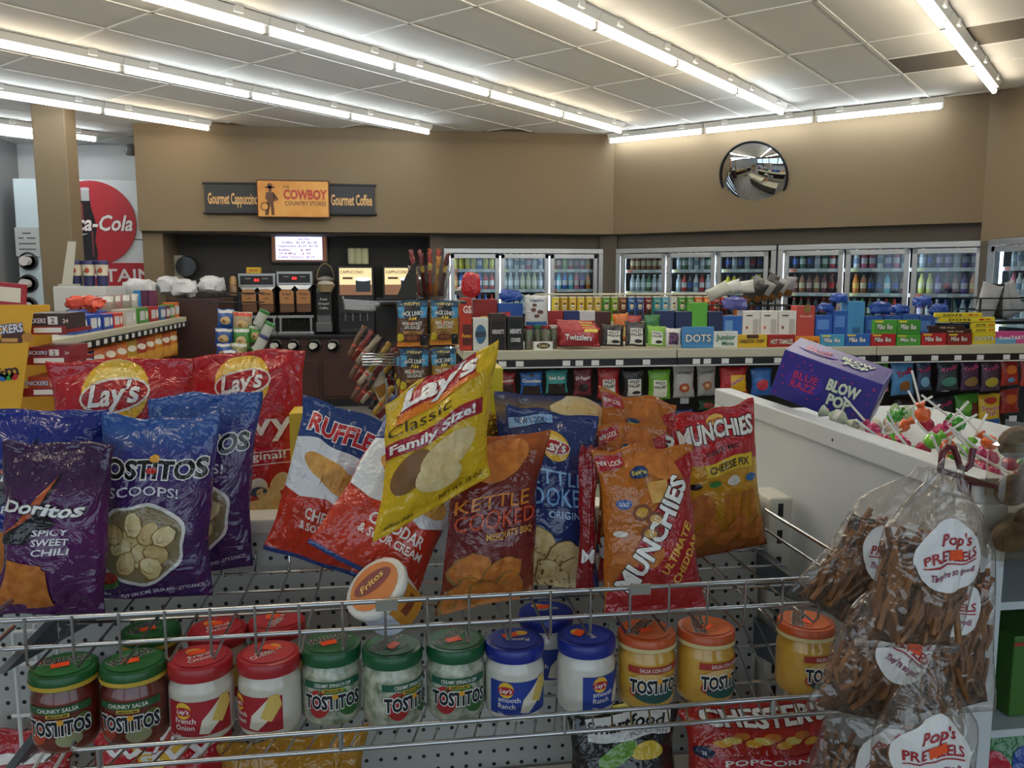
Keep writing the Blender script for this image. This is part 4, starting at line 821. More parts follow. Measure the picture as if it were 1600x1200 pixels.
def onside(px, py, dx=.12):
    """point on the deck of the side gondola seen at px"""
    x, d = (px - 800) / F, (py - 600) / F; c, s = math.cos(PT), math.sin(PT); f_ = c - d * s
    Xr, Yr = x * math.cos(YAW) + f_ * math.sin(YAW), -x * math.sin(YAW) + f_ * math.cos(YAW); t = (XS - dx) / Xr
    return Vector((XS - dx, Yr * t, zs_ + .001))
bars = ([(128, .26, .13, '2a4aa0', 'blue bar carton on the side gondola nearest the red display'), (150, .26, .13, '2a50b0', 'blue bar carton with white emblems, second on the side gondola'), (170, .26, .12, '2446a0', 'blue bar carton, third on the side gondola'), (186, .25, .12, 'c83a2a', 'narrow red carton on the side gondola'), (206, .3, .14, 'c8c4b8', 'cream carton on the side gondola'),
      (226, .3, .14, '4a8a3a', 'green carton on the side gondola'), (243, .28, .14, 'a82a2a', 'red carton between the green and blue ones'), (256, .28, .13, '3a6a9a', 'blue-grey carton on the side gondola'), (264, .28, .13, '7a2a4a', 'maroon carton on the side gondola'), (271, .28, .14, '5a8a2a', 'olive green carton on the side gondola'), (278, .28, .16, 'd8702a', 'orange carton at the sack end of the side gondola')])
bys = [onside(b_[0], 515, .06).y for b_ in bars] + [9.65]
for k, (px, wd, hh, c, lb) in enumerate(bars):
    p = onside(px, 515, .06); wd = max(.06, min([wd] + [.93 * abs(bys[i] - bys[k]) for i in (k - 1, k + 1) if i >= 0])); t = thing('bar_carton', lb, 'carton', p, 0, 'cartons on the side gondola')
    G().b2((-.12, -wd / 2, 0), (0, wd / 2, hh), PM(c)).build('carton', t, bev=.002)
    Print().rect(-wd * .4, hh * .2, wd * .1, hh * .8, PM('d8d8d8')).ell(wd * .3, hh * .5, hh * .25, hh * .3, PM('f0f0ea')).build('printed_side', t, flat((0, 0, 0), (0, 1, 0), (0, 0, 1)))
for k, (px, sz, c, lb) in enumerate([(125, .2, 'd84a30', 'crumpled orange-red candy bag on top of the blue cartons'), (138, .22, 'e05538', 'larger orange-red candy bag heaped over the blue cartons'), (150, .16, 'd84a30', 'small orange-red candy bag at the edge of the heap'), (108, .16, '8a9a3a', 'green and black candy bag beside the orange-red heap'), (120, .22, '3a5ab0', 'blue foil candy bag under the orange-red heap'), (148, .2, '3a5ab0', 'blue foil candy bag sliding over the cartons')]):
    p = onside(px, 515, .3); o = crumple('candy_heap_bag', lb, 'candy', 800, 600, 5, (sz * .95, sz * .7, sz * .5), FM(c), 'bags heaped on the side gondola', k * 1.9, .45); o.location = p + Vector((0, 0, .05 + (.1 if k in (0, 1, 2) else 0)))
for k, (px, c, lb) in enumerate([(168, '8a7a70', 'clear bag of brown candy standing on the side gondola'), (180, '9a6a6a', 'clear bag of pinkish candy on the side gondola'), (194, '8a8278', 'grey clear candy bag on the side gondola'), (205, 'b0aca4', 'pale clear candy bag on the side gondola')]):
    p = onside(px, 510, .35); small_bag('clear_candy_bag', lb, 'candy', .17, .26, .1, c, [('p', .1, .75, .9, .95, 'd8d4cc')], Matrix.Translation(p), 'clear candy bags on the side gondola', (8, 10))
for k, (px, c, lb) in enumerate([(226, '5a2a4a', 'purple carton standing on the side gondola'), (238, '6a3050', 'second purple carton beside the light blue one'), (249, '2f86c0', 'light blue carton on the side gondola')]):
    p = at(px, 475, 9.2); t = thing('snack_carton', lb, 'carton', (p.x, 9.2, zs_ + .001), 0, 'cartons standing at the sack end'); G().b2((-.034, 0, 0), (.034, .08, p.z + .14 - zs_), PM(c)).build('carton', t, bev=.002); Print().rect(-.03, .05, .0, .09, PM('e8e8e8')).build('barcode_panel', t, FRONT(0))
# ---- yellow and red chocolate display at the near end
YDs = 4.7
cd = thing('chocolate_display', 'yellow cardboard chocolate display with red-edged trays', 'display', (0, YDs, 0))
YEL = PM('dba92a'); q = [at(-60, 489, YDs), at(51, 487, YDs), at(29, 660, YDs), at(-60, 660, YDs)]; zlow = .0
pts = [(q[0].x, q[0].z), (q[1].x, q[1].z), (q[2].x, q[2].z), (q[2].x - .02, zlow), (q[0].x, zlow)]
n = len(pts); G().add([(x, 0, z) for x, z in pts] + [(x, .012, z) for x, z in pts], [tuple(range(n))[::-1], tuple(range(n, 2 * n))] + [(i, (i + 1) % n, (i + 1) % n + n, i + n) for i in range(n)], YEL).build('side_panel', cd)
pr = Print(); c = at(14, 512, YDs); pr.text('SNICKERS', c.x - .03, c.z - .03, .045, PM('f0f0f0'), w=.2, bold=.03, edge=PM('2a3a8a'), ew=.1, rot=.1, shear=.1)
c = at(18, 527, YDs); pr.poly([(c.x - .06, c.z - .03), (c.x + .05, c.z - .03), (c.x + .07, c.z + .03), (c.x - .04, c.z + .03)], PM('4a2a1a')).rect(c.x - .05, c.z - .025, c.x + .03, c.z - .005, PM('c89a5a'), 2).ell(c.x + .08, c.z, .03, .025, PM('b8843a'), 2)
pr.build('bar_print', cd, FRONT(0)); pr = Print()
c = at(8, 580, YDs); pr.text('m&m', c.x - .03, c.z - .03, .06, PM('3a1e14'), w=.2, bold=.04, rot=.12)
for k, cc in enumerate(('2a6ab0', '3a9a3a', 'b8242a')): p = at(4 + 9 * k, 590 - k, YDs); pr.ell(p.x, p.z, .02, .02, PM(cc), 3)
pr.build('panel_print', cd, FRONT(0))
a = at(52, 476, YDs + .5); b = at(78, 476, YDs + .5); G().b2((a.x - .3, .48, zlow), (b.x, .5, a.z), YEL).build('back_panel', cd)
for k, (yt, yb, x1, c) in enumerate(((484, 515, 104, '3a2a2a'), (537, 562, 108, '8a1f2c'), (583, 611, 112, 'b04424'))):
    Yk = YDs + .1; A, B = at(36, yb, Yk), at(x1, yb, Yk)
    sh = G().b2((A.x, .1, B.z - .02), (B.x, .48, B.z), mat('display_red', '8a1c20', .4)).b2((A.x, .085, B.z - .025), (B.x, .1, B.z + .02), mat('display_red')).build('tray', cd)
    Print().rect(A.x + .06, B.z - .015, B.x - .02, B.z + .012, PM('e8e4e0')).build('tray_strip', sh, FRONT(.085))
    t = thing('chocolate_bar_carton', ('dark brown two-piece bar carton on the top display tray', 'crimson bar carton on the middle display tray', 'rust orange bar carton on the bottom display tray')[k], 'carton', (0, Yk + .02, B.z + .001), 0, 'bar cartons in the yellow display')
    H_ = at(80, yt + 6, Yk).z - B.z; G().b2((A.x + .02, 0, 0), (B.x - .01, .3, H_), PM(c)).build('carton', t, bev=.003)
    xm = (A.x + B.x) / 2; Print().text('SNICKERS', xm - .06, H_ * .4, H_ * .3, PM('f0f0f0'), w=.12, edge=PM('2a3a8a'), ew=.1, shear=.1).rect(xm + .01, H_ * .3, xm + .06, H_ * .8, PM('e8e8e8')).text('2', xm + .035, H_ * .38, H_ * .35, PM('1c1c1c')).text('24', xm + .1, H_ * .4, H_ * .25, PM('e8d8d0')).build('printed_front', t, FRONT(0))
G().b2((q[0].x, .1, zlow), (at(112, 600, YDs).x, .48, zlow + .1), mat('display_red')).build('base', cd)
o = G().b2((-.12, 0, 0), (.12, .03, .16), mat('frame_red', '9a2430', .4)).build('red_photo_frame', bev=.004); o.location = at(10, 478, 6.2); o.rotation_euler = (0, .1, 0); tag(o, 'small red framed sign above the yellow display', 'sign'); Print().rect(-.09, .03, .09, .13, PM('d8d4c8')).build('printed_front', o, FRONT(0))
# ---- nut rack
t = thing('nut_rack', 'black wire spinner rack of nut pouches before the coffee counter', 'rack', (at(375, 500, 7.6).x, 7.6, 0)); zt = at(375, 458, 7.6).z
G().cyl((0, 0, 0), (0, 0, zt), .014, BLACK, 10).build('pole', t); G().lathe([(.25, 0), (.25, .02), (.03, .04)], BLACK, 20).build('base', t)
for z in (zt, zt - .08): G().tube([(-.24, -.1, z), (.2, -.1, z), (.2, .1, z), (-.24, .1, z)], .005, BLACK, 6, True).build('wire_frame', t)
for k in range(9): G().tube([(-.22 + .05 * k, -.12, zt - .01), (-.22 + .05 * k, .1, zt)], .003, CHROME, 4).build('wire_arm', t)
NB = [(340, 366, 483, 512, '2a5aa8'), (336, 364, 513, 540, '27519e'), (339, 366, 536, 562, '2450a0'), (364, 395, 487, 520, 'b0a080'), (366, 392, 512, 545, '3f8a3a'), (362, 388, 535, 565, '8a8a50'), (390, 412, 508, 535, '4a9a3a'), (392, 412, 540, 566, '5a9a40'), (352, 372, 545, 570, '2a5aa8')]
for k, (x0, x1, y0, y1, c) in enumerate(NB):
    face_bag('nut_pouch', ('blue nut pouch at the top of the nut rack', 'second blue nut pouch down the nut rack', 'third blue nut pouch down the nut rack', 'red-topped pistachio pouch on the nut rack', 'green pistachio pouch below the red-topped one', 'olive nut pouch low on the rack', 'light green pouch turned aside', 'light green pouch low beside the tubs', 'lowest blue nut pouch')[k], 'snack bag', x0, x1, y0, y1, 7.45 - .03 * (k % 3), c, [('p', .05, .8, .95, .95, 'c83a2a' if k == 3 else 'd8d8d0'), ('e', .5, .4, .32, .22, 'd0b080'), ('e', .4, .35, .12, .1, '9a7a4a', 3)], 'pouches on the nut rack', .06)
for k, (x, y, c) in enumerate(((409, 497, '3a7a3a'), (418, 516, '4a8a4a'), (411, 535, '3a3a6a'))):
    p = at(x, y, 7.4); t = thing('snack_tub', ('white tub with green cap on the nut rack', 'white tub with green cap, second down the nut rack', 'white tub with navy cap on the nut rack')[k], 'tub', mw=Matrix.Translation(p) @ Matrix.Rotation(.5, 4, 'Y'), group='tubs on the nut rack')
    G().lathe([(.04, -.07), (.043, -.06), (.043, .05)], PM('c8ccc4', .3), 16).build('tub', t); G().lathe([(.045, .05), (.045, .075), (0, .08)], PM(c), 16).build('cap', t)
# ---- jerky rack with hanging pouches
YJ = 3.45
t = jr = thing('jerky_rack', 'wire spinner rack hung with jerky sticks and pouches', 'rack', (at(640, 560, YJ + .2).x, YJ + .2, 0)); zt = at(640, 462, YJ + .2).z; X0 = jr.location.x
G().cyl((0, 0, 0), (0, 0, zt - .03), .015, BLACK, 10).build('pole', t); G().b2((-.12, -.14, zt - .032), (.24, .14, zt - .022), BLACK).build('top_tray', t); G().lathe([(.3, 0), (.3, .02), (.03, .05)], BLACK, 24).build('base', t)
for z in (zt - .06, zt - .22, zt - .45): G().tube([(-.03, .02, z), (.2, .02, z), (.2, .15, z), (-.03, .15, z)], .005, BLACK, 6, True).build('wire_frame', t)
for k in range(6):
    G().tube([(-.08, .02 * k - .05, zt - .03 - .008 * k), (-.27, .02 * k - .1, zt - .015 - .008 * k), (-.275, .02 * k - .1, zt + .0 - .008 * k)], .004, CHROME, 5).build('wire_arm', t)
for k in range(5): G().tube([(-.02, .0, zt - .24 - .012 * k), (-.03, -.12, zt - .24 - .012 * k), (-.2, -.135 + .005 * k, zt - .24 - .012 * k)], .004, CHROME, 5).build('wire_arm', t)
G().b2((-.14, .0, zt - .2), (.02, .012, zt - .01), mat('dark_header_card', '2e2c2c', .6)).build('label_card', t)
p0 = at(617, 470, YJ + .06); p1 = at(650, 406, YJ + .06); hc = G().add([(p0.x - X0, .0, p0.z), (p1.x - X0, .0, p0.z), (p1.x - X0, .0, p1.z), (p0.x + .05 - X0, .0, p1.z - .06)] + [(p0.x - X0, .01, p0.z), (p1.x - X0, .01, p0.z), (p1.x - X0, .01, p1.z), (p0.x + .05 - X0, .01, p1.z - .06)], [(0, 1, 2, 3), (7, 6, 5, 4), (0, 4, 5, 1), (1, 5, 6, 2), (2, 6, 7, 3), (3, 7, 4, 0)], mat('dark_header_card')).build('header_card', t); hc.location.y = -.14
JL = lambda low, t2: [('p', 0, .62, 1, .86, '4a9ac8'), ('p', 0, .86, 1, 1, '1c4a6a'), ('t', 'NEW!', .5, .885, .07, 'c8b050', .45), ('p', .25, .62, .75, .88, '15161a', 2), ('t', 'JACK LINK\'S', .5, .68, .09, 'f0f0ea', .68, '101014'), ('t', 'AM', .5, .585, .075, 'e8c020', .26, '101014'), ('p', 0, 0, 1, .1, 'e08a24'), ('t', 'BREAKFAST', .5, .47, .075, 'f0e8d8', .64), ('t', t2, .5, .385, .075, 'f0e8d8', .5), ('p', .2, .27, .8, .34, 'b88444'), ('t', 'ORIGINAL', .5, .285, .035, '3a2010', .3), ('e', .5, .19, .26, .08, '7a4028'), ('e', .42, .19, .08, .05, '9a5a3a', 3), ('e', .58, .19, .08, .05, '9a5a3a', 3), ('e', .12, .2, .12, .09, 'd8c020'), ('p', .74, .02, .98, .26, '1a1a1c', 3), ('e', .43, .52, .04, .025, 'f05a2a', 5)]
for k, (x0, x1, y0, y1, yy, c, t2, lb) in enumerate([(617, 671, 470, 541, YJ, '5a3a28', 'SAUSAGE', 'brown breakfast sausage jerky pouch on the upper row'), (670, 719, 470, 539, YJ + .01, 'a8802a', 'BACON', 'mustard breakfast bacon jerky pouch on the upper row'), (622, 673, 545, 616, YJ, '5a3a28', 'SAUSAGE', 'brown breakfast sausage jerky pouch on the lower row'), (671, 715, 544, 612, YJ + .01, 'a8802a', 'BACON', 'mustard bacon jerky pouch half hidden by the yellow chip bag')]):
    face_bag('jerky_pouch', lb, 'jerky', x0, x1, y0, y1, yy, c, JL(c, t2), 'breakfast jerky pouches', .035, n=(14, 18))
for k in range(3):
    face_bag('jerky_pouch', 'brown jerky pouch edge, %s behind the lower front pouch' % ORD[k], 'jerky', 616 - 3 * k, 664 - 3 * k, 547 + k, 610 - 4 * k, YJ + .055 + .036 * k, '5a3a28', [('p', 0, .62, 1, .86, '4a9ac8'), ('p', 0, 0, 1, .1, 'e08a24'), ('e', .12, .2, .12, .1, 'd8c020')], 'breakfast jerky pouches', .03)
p = at(612, 628, YJ + .05); G().tube([(p.x - X0 - .02, -.17, p.z + .1), (p.x - X0 - .02, -.17, p.z - .03), (p.x - X0 + .0, -.17, p.z - .045), (p.x - X0 + .02, -.17, p.z - .03), (p.x - X0 + .02, -.17, p.z + .08)], .004, CHROME, 5).build('hook_loop', jr)
for k in range(18):
    x, y = 556 + 9 * (k % 6) + 3 * (k // 6), 535 + 34 * (k // 6) + 6 * (k % 6); c = ('6a4a30', '8a2a24', 'b8a890', '3a2a24', 'a8862a', '7a2024')[k % 6]
    p = at(x, y, YJ + .1 + .03 * (k % 4)); small_bag('jerky_stick', ('tan', 'red', 'pale', 'dark', 'mustard', 'maroon')[k % 6] + ' jerky stick pack slanting on the %s tier of the rack' % ('top', 'middle', 'bottom')[k // 6], 'jerky', .024, .15, .012, c, [('p', .1, .34, .9, .4, 'c84a2a')], Matrix.Translation(p) @ Matrix.Rotation(.5 + .12 * (k % 3), 4, 'Y') @ Matrix.Translation((0, 0, -.07)), 'jerky sticks on the wire rack', (4, 8))
for k in range(7):
    p = at(585 + 8 * k, 590 + 9 * (k % 3), YJ + .16); small_bag('jerky_pack', ('white and gold jerky pack fanned out', 'silver jerky pack fanned out', 'red jerky pack fanned out', 'dark jerky pack fanned out', 'red and white jerky pack fanned out', 'maroon jerky pack fanned out', 'grey jerky pack fanned out')[k] + ' below the chrome arms', 'jerky', .07, .16, .02, ('c8c0a8', 'b0b0b0', '8a2024', '2a2424', 'a83a34', '5a1a20', '7a7a7c')[k], [('p', .1, .2, .9, .5, 'a8742a'), ('e', .5, .75, .08, .04, 'f05a2a')], Matrix.Translation(p) @ Matrix.Rotation(-.5 + .12 * k, 4, 'Y') @ Matrix.Translation((0, 0, -.12)), 'jerky packs fanned on the rack', (5, 8))
t = thing('jerky_jar', 'clear jar holding a fan of long jerky sticks', 'jar', (at(672, 470, YJ + .2).x, YJ + .2, zt - .02)); G().lathe([(.066, 0), (.07, .01), (.095, .14), (.098, .15), (.094, .14), (.066, .012)], thin('clear_plastic', 'f0f0f0', .1), 20).build('jar', t)
for k in range(13):
    bx, by = ((k % 5) - 2) * .0215, (k // 5 - 1) * .026 + .001 * (k % 2); a = bx * 4.5; c = ('8a2a20', '6a1a1a', 'a83a24', 'c8842a', '5a2018', '7a2424')[k % 6]
    mw = Matrix.Translation(t.location + Vector((bx, by, .02))) @ Matrix.Rotation(a, 4, 'Y') @ Matrix.Rotation(-by * 3, 4, 'X')
    small_bag('meat_stick', ('brick red', 'dark red', 'orange-red', 'gold', 'brown', 'wine red')[k % 6] + ' meat stick wrapper in the clear jar, %s across the fan' % (ORD + ['ninth', 'tenth', 'eleventh', 'twelfth', 'thirteenth'])[k], 'jerky', .018, .17 + .015 * (k % 3), .01, c, [('p', .1, .55, .9, .7, 'e0c050')], mw, 'meat sticks in the jar', (4, 10))
# ================================================================ FOREGROUND: wire-shelved snack gondola
YF, YB, ZU, ZL = 1.05, 1.39, 1.118, .985
def pegmat():
    m = mat('pegboard_white', 'aeb0ab', .5); nt = m.node_tree; b = nt.nodes['Principled BSDF']
    tc = nt.nodes.new('ShaderNodeTexCoord'); v = nt.nodes.new('ShaderNodeVectorMath'); v.operation = 'SCALE'; v.inputs['Scale'].default_value = 1 / .0254
    fr = nt.nodes.new('ShaderNodeVectorMath'); fr.operation = 'FRACTION'; su = nt.nodes.new('ShaderNodeVectorMath'); su.operation = 'SUBTRACT'; su.inputs[1].default_value = (.5, 0, .5)
    mu = nt.nodes.new('ShaderNodeVectorMath'); mu.operation = 'MULTIPLY'; mu.inputs[1].default_value = (1, 0, 1)
    ln = nt.nodes.new('ShaderNodeVectorMath'); ln.operation = 'LENGTH'; lt = nt.nodes.new('ShaderNodeMath'); lt.operation = 'LESS_THAN'; lt.inputs[1].default_value = .14
    mx = nt.nodes.new('ShaderNodeMix'); mx.data_type = 'RGBA'; mx.inputs['A'].default_value = lin('aeb0ab'); mx.inputs['B'].default_value = lin('0c0c0c')
    L = nt.links.new; L(tc.outputs['Object'], v.inputs[0]); L(v.outputs[0], fr.inputs[0]); L(fr.outputs[0], su.inputs[0]); L(su.outputs[0], mu.inputs[0]); L(mu.outputs[0], ln.inputs[0]); L(ln.outputs['Value'], lt.inputs[0]); L(lt.outputs[0], mx.inputs['Factor']); L(mx.outputs['Result'], b.inputs['Base Color'])
    return m
sgn = thing('snack_gondola', 'white pegboard gondola with chrome wire shelves', 'shelf unit', (0, 0, 0))
PEG = pegmat(); ENAM = mat('gondola_enamel', 'd4d2c6', .45)
G().b2((-1.0, 1.41, .05), (.66, 1.425, 1.175), PEG).build('pegboard', sgn)
G().b2((-1.0, 1.405, 1.175), (.66, 1.47, 1.2), ENAM).build('top_cap', sgn, bev=.004)
G().b2((-1.0, 1.45, .05), (.66, 1.465, 1.175), PEG).build('rear_pegboard', sgn)
u_ = G().b2((.67, 1.395, 0), (.715, 1.48, 1.205), ENAM).build('upright', sgn, bev=.004)
for k in range(9): G().b2((.686, 1.3945, 1.17 - .05 * k), (.696, 1.396, 1.195 - .05 * k), BLACK).build('slot', u_)
G().b2((-1.0, 1.08, .05), (.7, 1.82, .12), ENAM).build('base_deck', sgn, bev=.004)
G().b2((-1.0, 1.08, .70), (.7, 1.40, .72), ENAM).build('lower_deck', sgn, bev=.003)
G().b2((-1.0, 1.47, 1.09), (.7, 1.8, 1.11), ENAM).build('rear_shelf', sgn, bev=.003)
for x in (-.51, .65): G().add([(x, 1.4, 1.11), (x, 1.08, 1.105), (x, 1.4, 1.04), (x + .012, 1.4, 1.11), (x + .012, 1.08, 1.105), (x + .012, 1.4, 1.04)], [(0, 1, 2), (5, 4, 3), (0, 3, 4, 1), (1, 4, 5, 2), (2, 5, 3, 0)], mat('bracket_grey', '5f6a74', .4, .6)).build('bracket', sgn)
for x in (-.51, .65): G().add([(x, 1.4, .978), (x, 1.08, .973), (x, 1.4, .91), (x + .012, 1.4, .978), (x + .012, 1.08, .973), (x + .012, 1.4, .91)], [(0, 1, 2), (5, 4, 3), (0, 3, 4, 1), (1, 4, 5, 2), (2, 5, 3, 0)], mat('bracket_grey')).build('bracket', sgn)
def frontrail(x0, x1, z, r=.02, back=.07):
    p = rectloop(x0, x1, YF, YB, z, r)
    c = p[:4] + p[12:] if False else None
    return [(x1, YB, z), (x1, YF + r, z)] + [(x1 - r + r * math.cos(a), YF + r + r * math.sin(a), z) for a in (-.5, -1.05)] + [(x1 - r, YF, z), (x0 + r, YF, z)] + [(x0 + r + r * math.cos(a), YF + r + r * math.sin(a), z) for a in (-2.1, -2.65)] + [(x0, YF + r, z), (x0, YF + back, z)]
def rectloop(x0, x1, y0, y1, z, r=.02):
    p = []
    for cx, cy, a0 in ((x1 - r, y1 - r, 0), (x0 + r, y1 - r, 90), (x0 + r, y0 + r, 180), (x1 - r, y0 + r, 270)):
        for k in range(4): a = math.radians(a0 + 30 * k); p.append((cx + r * math.cos(a), cy + r * math.sin(a), z))
    return p
ub = G(); ub.tube(frontrail(-.5, .66, 1.186), .0035, CHROME, 8); o = ub.build('upper_rail', sgn)
G().tube(frontrail(-.5, .66, 1.150), .003, CHROME, 8).build('middle_rail', sgn)
for y in (1.13, 1.21, 1.3, 1.385): G().tube([(-.47, y, ZU - .004), (.655, y, ZU - .004)], .0022, CHROME, 6).build('cross_wire', sgn)
for k in range(21):
    x = -.455 + .0545 * k
    G().tube([(x, YF - .004, 1.189), (x, YF - .004, 1.13), (x, YF + .008, ZU), (x, YB - .01, ZU), (x, YB, 1.13), (x, YB, 1.15)], .0019, CHROME, 6).build('basket_wire', sgn)
for z in (1.012, ZL): G().tube(frontrail(-.415, .66, z, .012, .016), .0035, CHROME, 8).build('lower_rail', sgn)
for k in range(4): G().tube([(-.38 + .3 * k, YF, 1.012), (-.38 + .3 * k, YF, ZL)], .004, CHROME, 6).build('rail_post', sgn)
for k in range(41): G().tube([(-.4825 + .0275 * k, YF + (.025 if k < 3 else 0), ZL), (-.40 + .0275 * k, YB, ZL)], .0016, CHROME, 5).build('shelf_wire', sgn)
for y in (1.16, 1.28): G().tube([(-.49, y, ZL - .004), (.635, y, ZL - .004)], .0025, CHROME, 6).build('cross_wire', sgn)
WW = mat('white_coated_wire', 'd4d4d0', .4)
for x in (-.56, -.53, -.5): G().tube([(x, 1.25, 1.1), (x, 1.25, .9), (x, 1.08, .88), (x, 1.07, .8)], .003, WW, 6).build('divider_wire', sgn)
for z in (1.09, 1.04, .96): G().tube([(-.57, 1.25, z), (-.495, 1.25, z)], .003, WW, 6).build('divider_wire', sgn)
for px, py in ((604, 946), (1000, 921)):
    p = at(px, py, 1.044); G().b2((p.x - .014, 1.04, p.z - .006), (p.x + .014, 1.044, p.z + .008), mat('frosted_clip', '8f8c82', .3)).build('tag_clip', sgn)
# ---- white end panel and the bin behind it
ep = thing('end_panel', 'white melamine end panel at the end of the gondola', 'panel', (0, 0, 0)); PW = mat('white_melamine', 'c6cbce', .4)
G().b2((.742, .96, .1), (.762, 1.82, 1.32), PW).build('board', ep); G().b2((.732, .94, 1.315), (.772, 1.83, 1.35), PW).build('top_rail', ep, bev=.003); G().b2((.732, .935, .1), (.772, .985, 1.316), PW).build('front_post', ep, bev=.003); G().b2((.732, 1.79, .1), (.772, 1.83, 1.316), PW).build('rear_post', ep, bev=.003)
for y, z in ((.96, 1.295), (1.3, 1.33), (.96, 1.08)): G().lathe([(.003, 0), (.0025, .001), (0, .001)], BLACK, 8, (.7325 if z > 1.2 else .75, y if z > 1.2 else .934, z), (-1, 0, 0) if z > 1.2 else (0, -1, 0)).build('screw', ep)
bn = thing('candy_bin', 'white end bin shelving behind the end panel', 'shelf unit', (0, 0, 0))
G().b2((.775, .95, 1.285), (1.25, 1.83, 1.30), PW).build('top_deck', bn); G().b2((1.235, .95, .1), (1.25, 1.83, 1.285), PW).build('far_side', bn); G().b2((.775, 1.815, .1), (1.235, 1.83, 1.285), PW).build('back_board', bn)
for z in (1.13, .93, .73): G().b2((.775, 1.06, z - .012), (1.235, 1.815, z), PW).build('shelf', bn)
# ---- foreground bags
def lays(pr, x, y, r, rot=0):
    pr.ell(x, y, r, r, FM('e8b83a'), 2, n=28).ell(x, y + r * .12, r * .8, r * .62, FM('f2d070'), 3).ell(x, y - r * .05, r * 1.05, r * .5, FM('f0e8da'), 4, .12 + rot).ell(x, y - r * .05, r * .98, r * .43, FM('b0202a'), 5, .12 + rot)
    pr.text("Lay's", x, y - r * .3, r * .62, FM('f6f2ee'), w=r * 1.55, bold=.04, shear=.25, rot=.1 + rot, lay=7, edge=FM('7a1018'), ew=.035, res=3)
CHIP = mat('chip_golden', 'c98f3a', .5, noise_col='e0b060', nscale=60, bump=(40, .4, .01)); CHIPO = mat('chip_orange', 'b0601f', .5, noise_col='d08030', nscale=60, bump=(40, .4, .01)); CHIPP = mat('chip_pale', 'd8b878', .5, noise_col='e8d2a0', nscale=50, bump=(40, .4, .01))
EDGE = mat('chip_edge', '8a6a34', .6)
def chip(pr, x, y, rx, ry, m, lay, rot=0):
    pr.ell(x, y, rx, ry, EDGE, lay, rot, 16, .05).ell(x + rx * .04, y + ry * .05, rx * .92, ry * .9, m, lay + .5, rot, 16, .05).ell(x - rx * .2, y - ry * .15, rx * .4, ry * .3, EDGE, lay + .7, rot + .6, 12, .05).ell(x - rx * .17, y - ry * .1, rx * .37, ry * .26, m, lay + .9, rot + .6, 12, .05)
CORN2 = mat('chip_corn_toasted', 'b89c62', .5, noise_col='d2bc88', nscale=60)
CORN = mat('chip_corn', 'c8b27a', .5, noise_col='e0d0a4', nscale=70)
FG = 'chip bags on the wire shelf'
def bigbag(name, label, b, t, wpx, Y0, Y1, T, m, draw, seed, shear=0, yaw=0, zb=None, group=FG, wr=1.0, cat='chip bag'):
    B, Tp = at(*b, Y0), at(*t, Y1)
    if zb is not None: B.z = zb
    mw, W, H = frame_px(b, t, Y0, Y1, wpx, yaw)
    if zb is not None:
        up = Tp - B; H = up.length; up.normalize(); n = Vector((0, -1, 0)); n = (n - up * n.dot(up)).normalized(); x = up.cross(n)
        x = n.cross(up) * -1
        mw = Matrix(((x.x, -n.x, up.x, B.x), (x.y, -n.y, up.y, B.y), (x.z, -n.z, up.z, B.z), (0, 0, 0, 1)))
    th = thing(name, label, cat, mw=mw, group=group)
    bo, fn, xs, ys, clip = bag_mesh('pouch', W, H, T, m, seed, 30, 40, wr, .04, th, shear)
    pr = Print(); draw(pr, W, H); pr.build('printed_front', th, fn, xs, ys, .0009, .0003, (-W * .49, W * .49, 0, H))
    return th
def d_doritos(txt):
    def d(pr, W, H):
        pr.poly([(-W * .5, H * .42), (-W * .3, H * .55), (W * .1, H * .85), (-W * .05, H * .62), (W * .1, H * .55), (-W * .2, H * .42)], FM('16131a'), 1)
        pr.poly([(-W * .46, H * .45), (-W * .28, H * .55), (W * .06, H * .82), (-W * .1, H * .6)], FM('b8501f'), 2)
        pr.text('Doritos', -.06 * W, H * .6, H * .075, FM('f0eeee'), w=W * .78, bold=.04, shear=.2, lay=6, edge=FM('141018'), ew=.06, rot=-.08)
        for k, s in enumerate(txt): pr.text(s, .05 * W, H * (.47 - .055 * k), H * .038, FM('e8e4ea'), w=W * (.34 if len(s) > 4 else .28), bold=.03, shear=.15, lay=4)
        pr.poly([(-W * .45, H * .06), (-W * .05, H * .08), (-W * .02, H * .3), (-W * .4, H * .33)], CHIPO, 3).poly([(-W * .2, H * .04), (W * .06, H * .06), (W * .02, H * .27), (-W * .1, H * .3)], CHIPO, 4)
    return d
bigbag('tortilla_chip_bag', 'royal blue tortilla chip bag behind the purple one', (42, 905), (48, 640), 205, 1.33, 1.36, .07, FM('1c2c84'), d_doritos(['COOL', 'RANCH']), 3.1, .04)
bigbag('tortilla_chip_bag', 'purple sweet chili tortilla chip bag in front', (80, 958), (94, 690), 148, 1.185, 1.22, .075, ramp_film('purple_chip_film', [(0, '4a1850'), (.55, '5a1c5e'), (.8, '3a1a44'), (1, '3a1c48')]), d_doritos(['SPICY', 'SWEET', 'CHILI']), 5.7, .02)
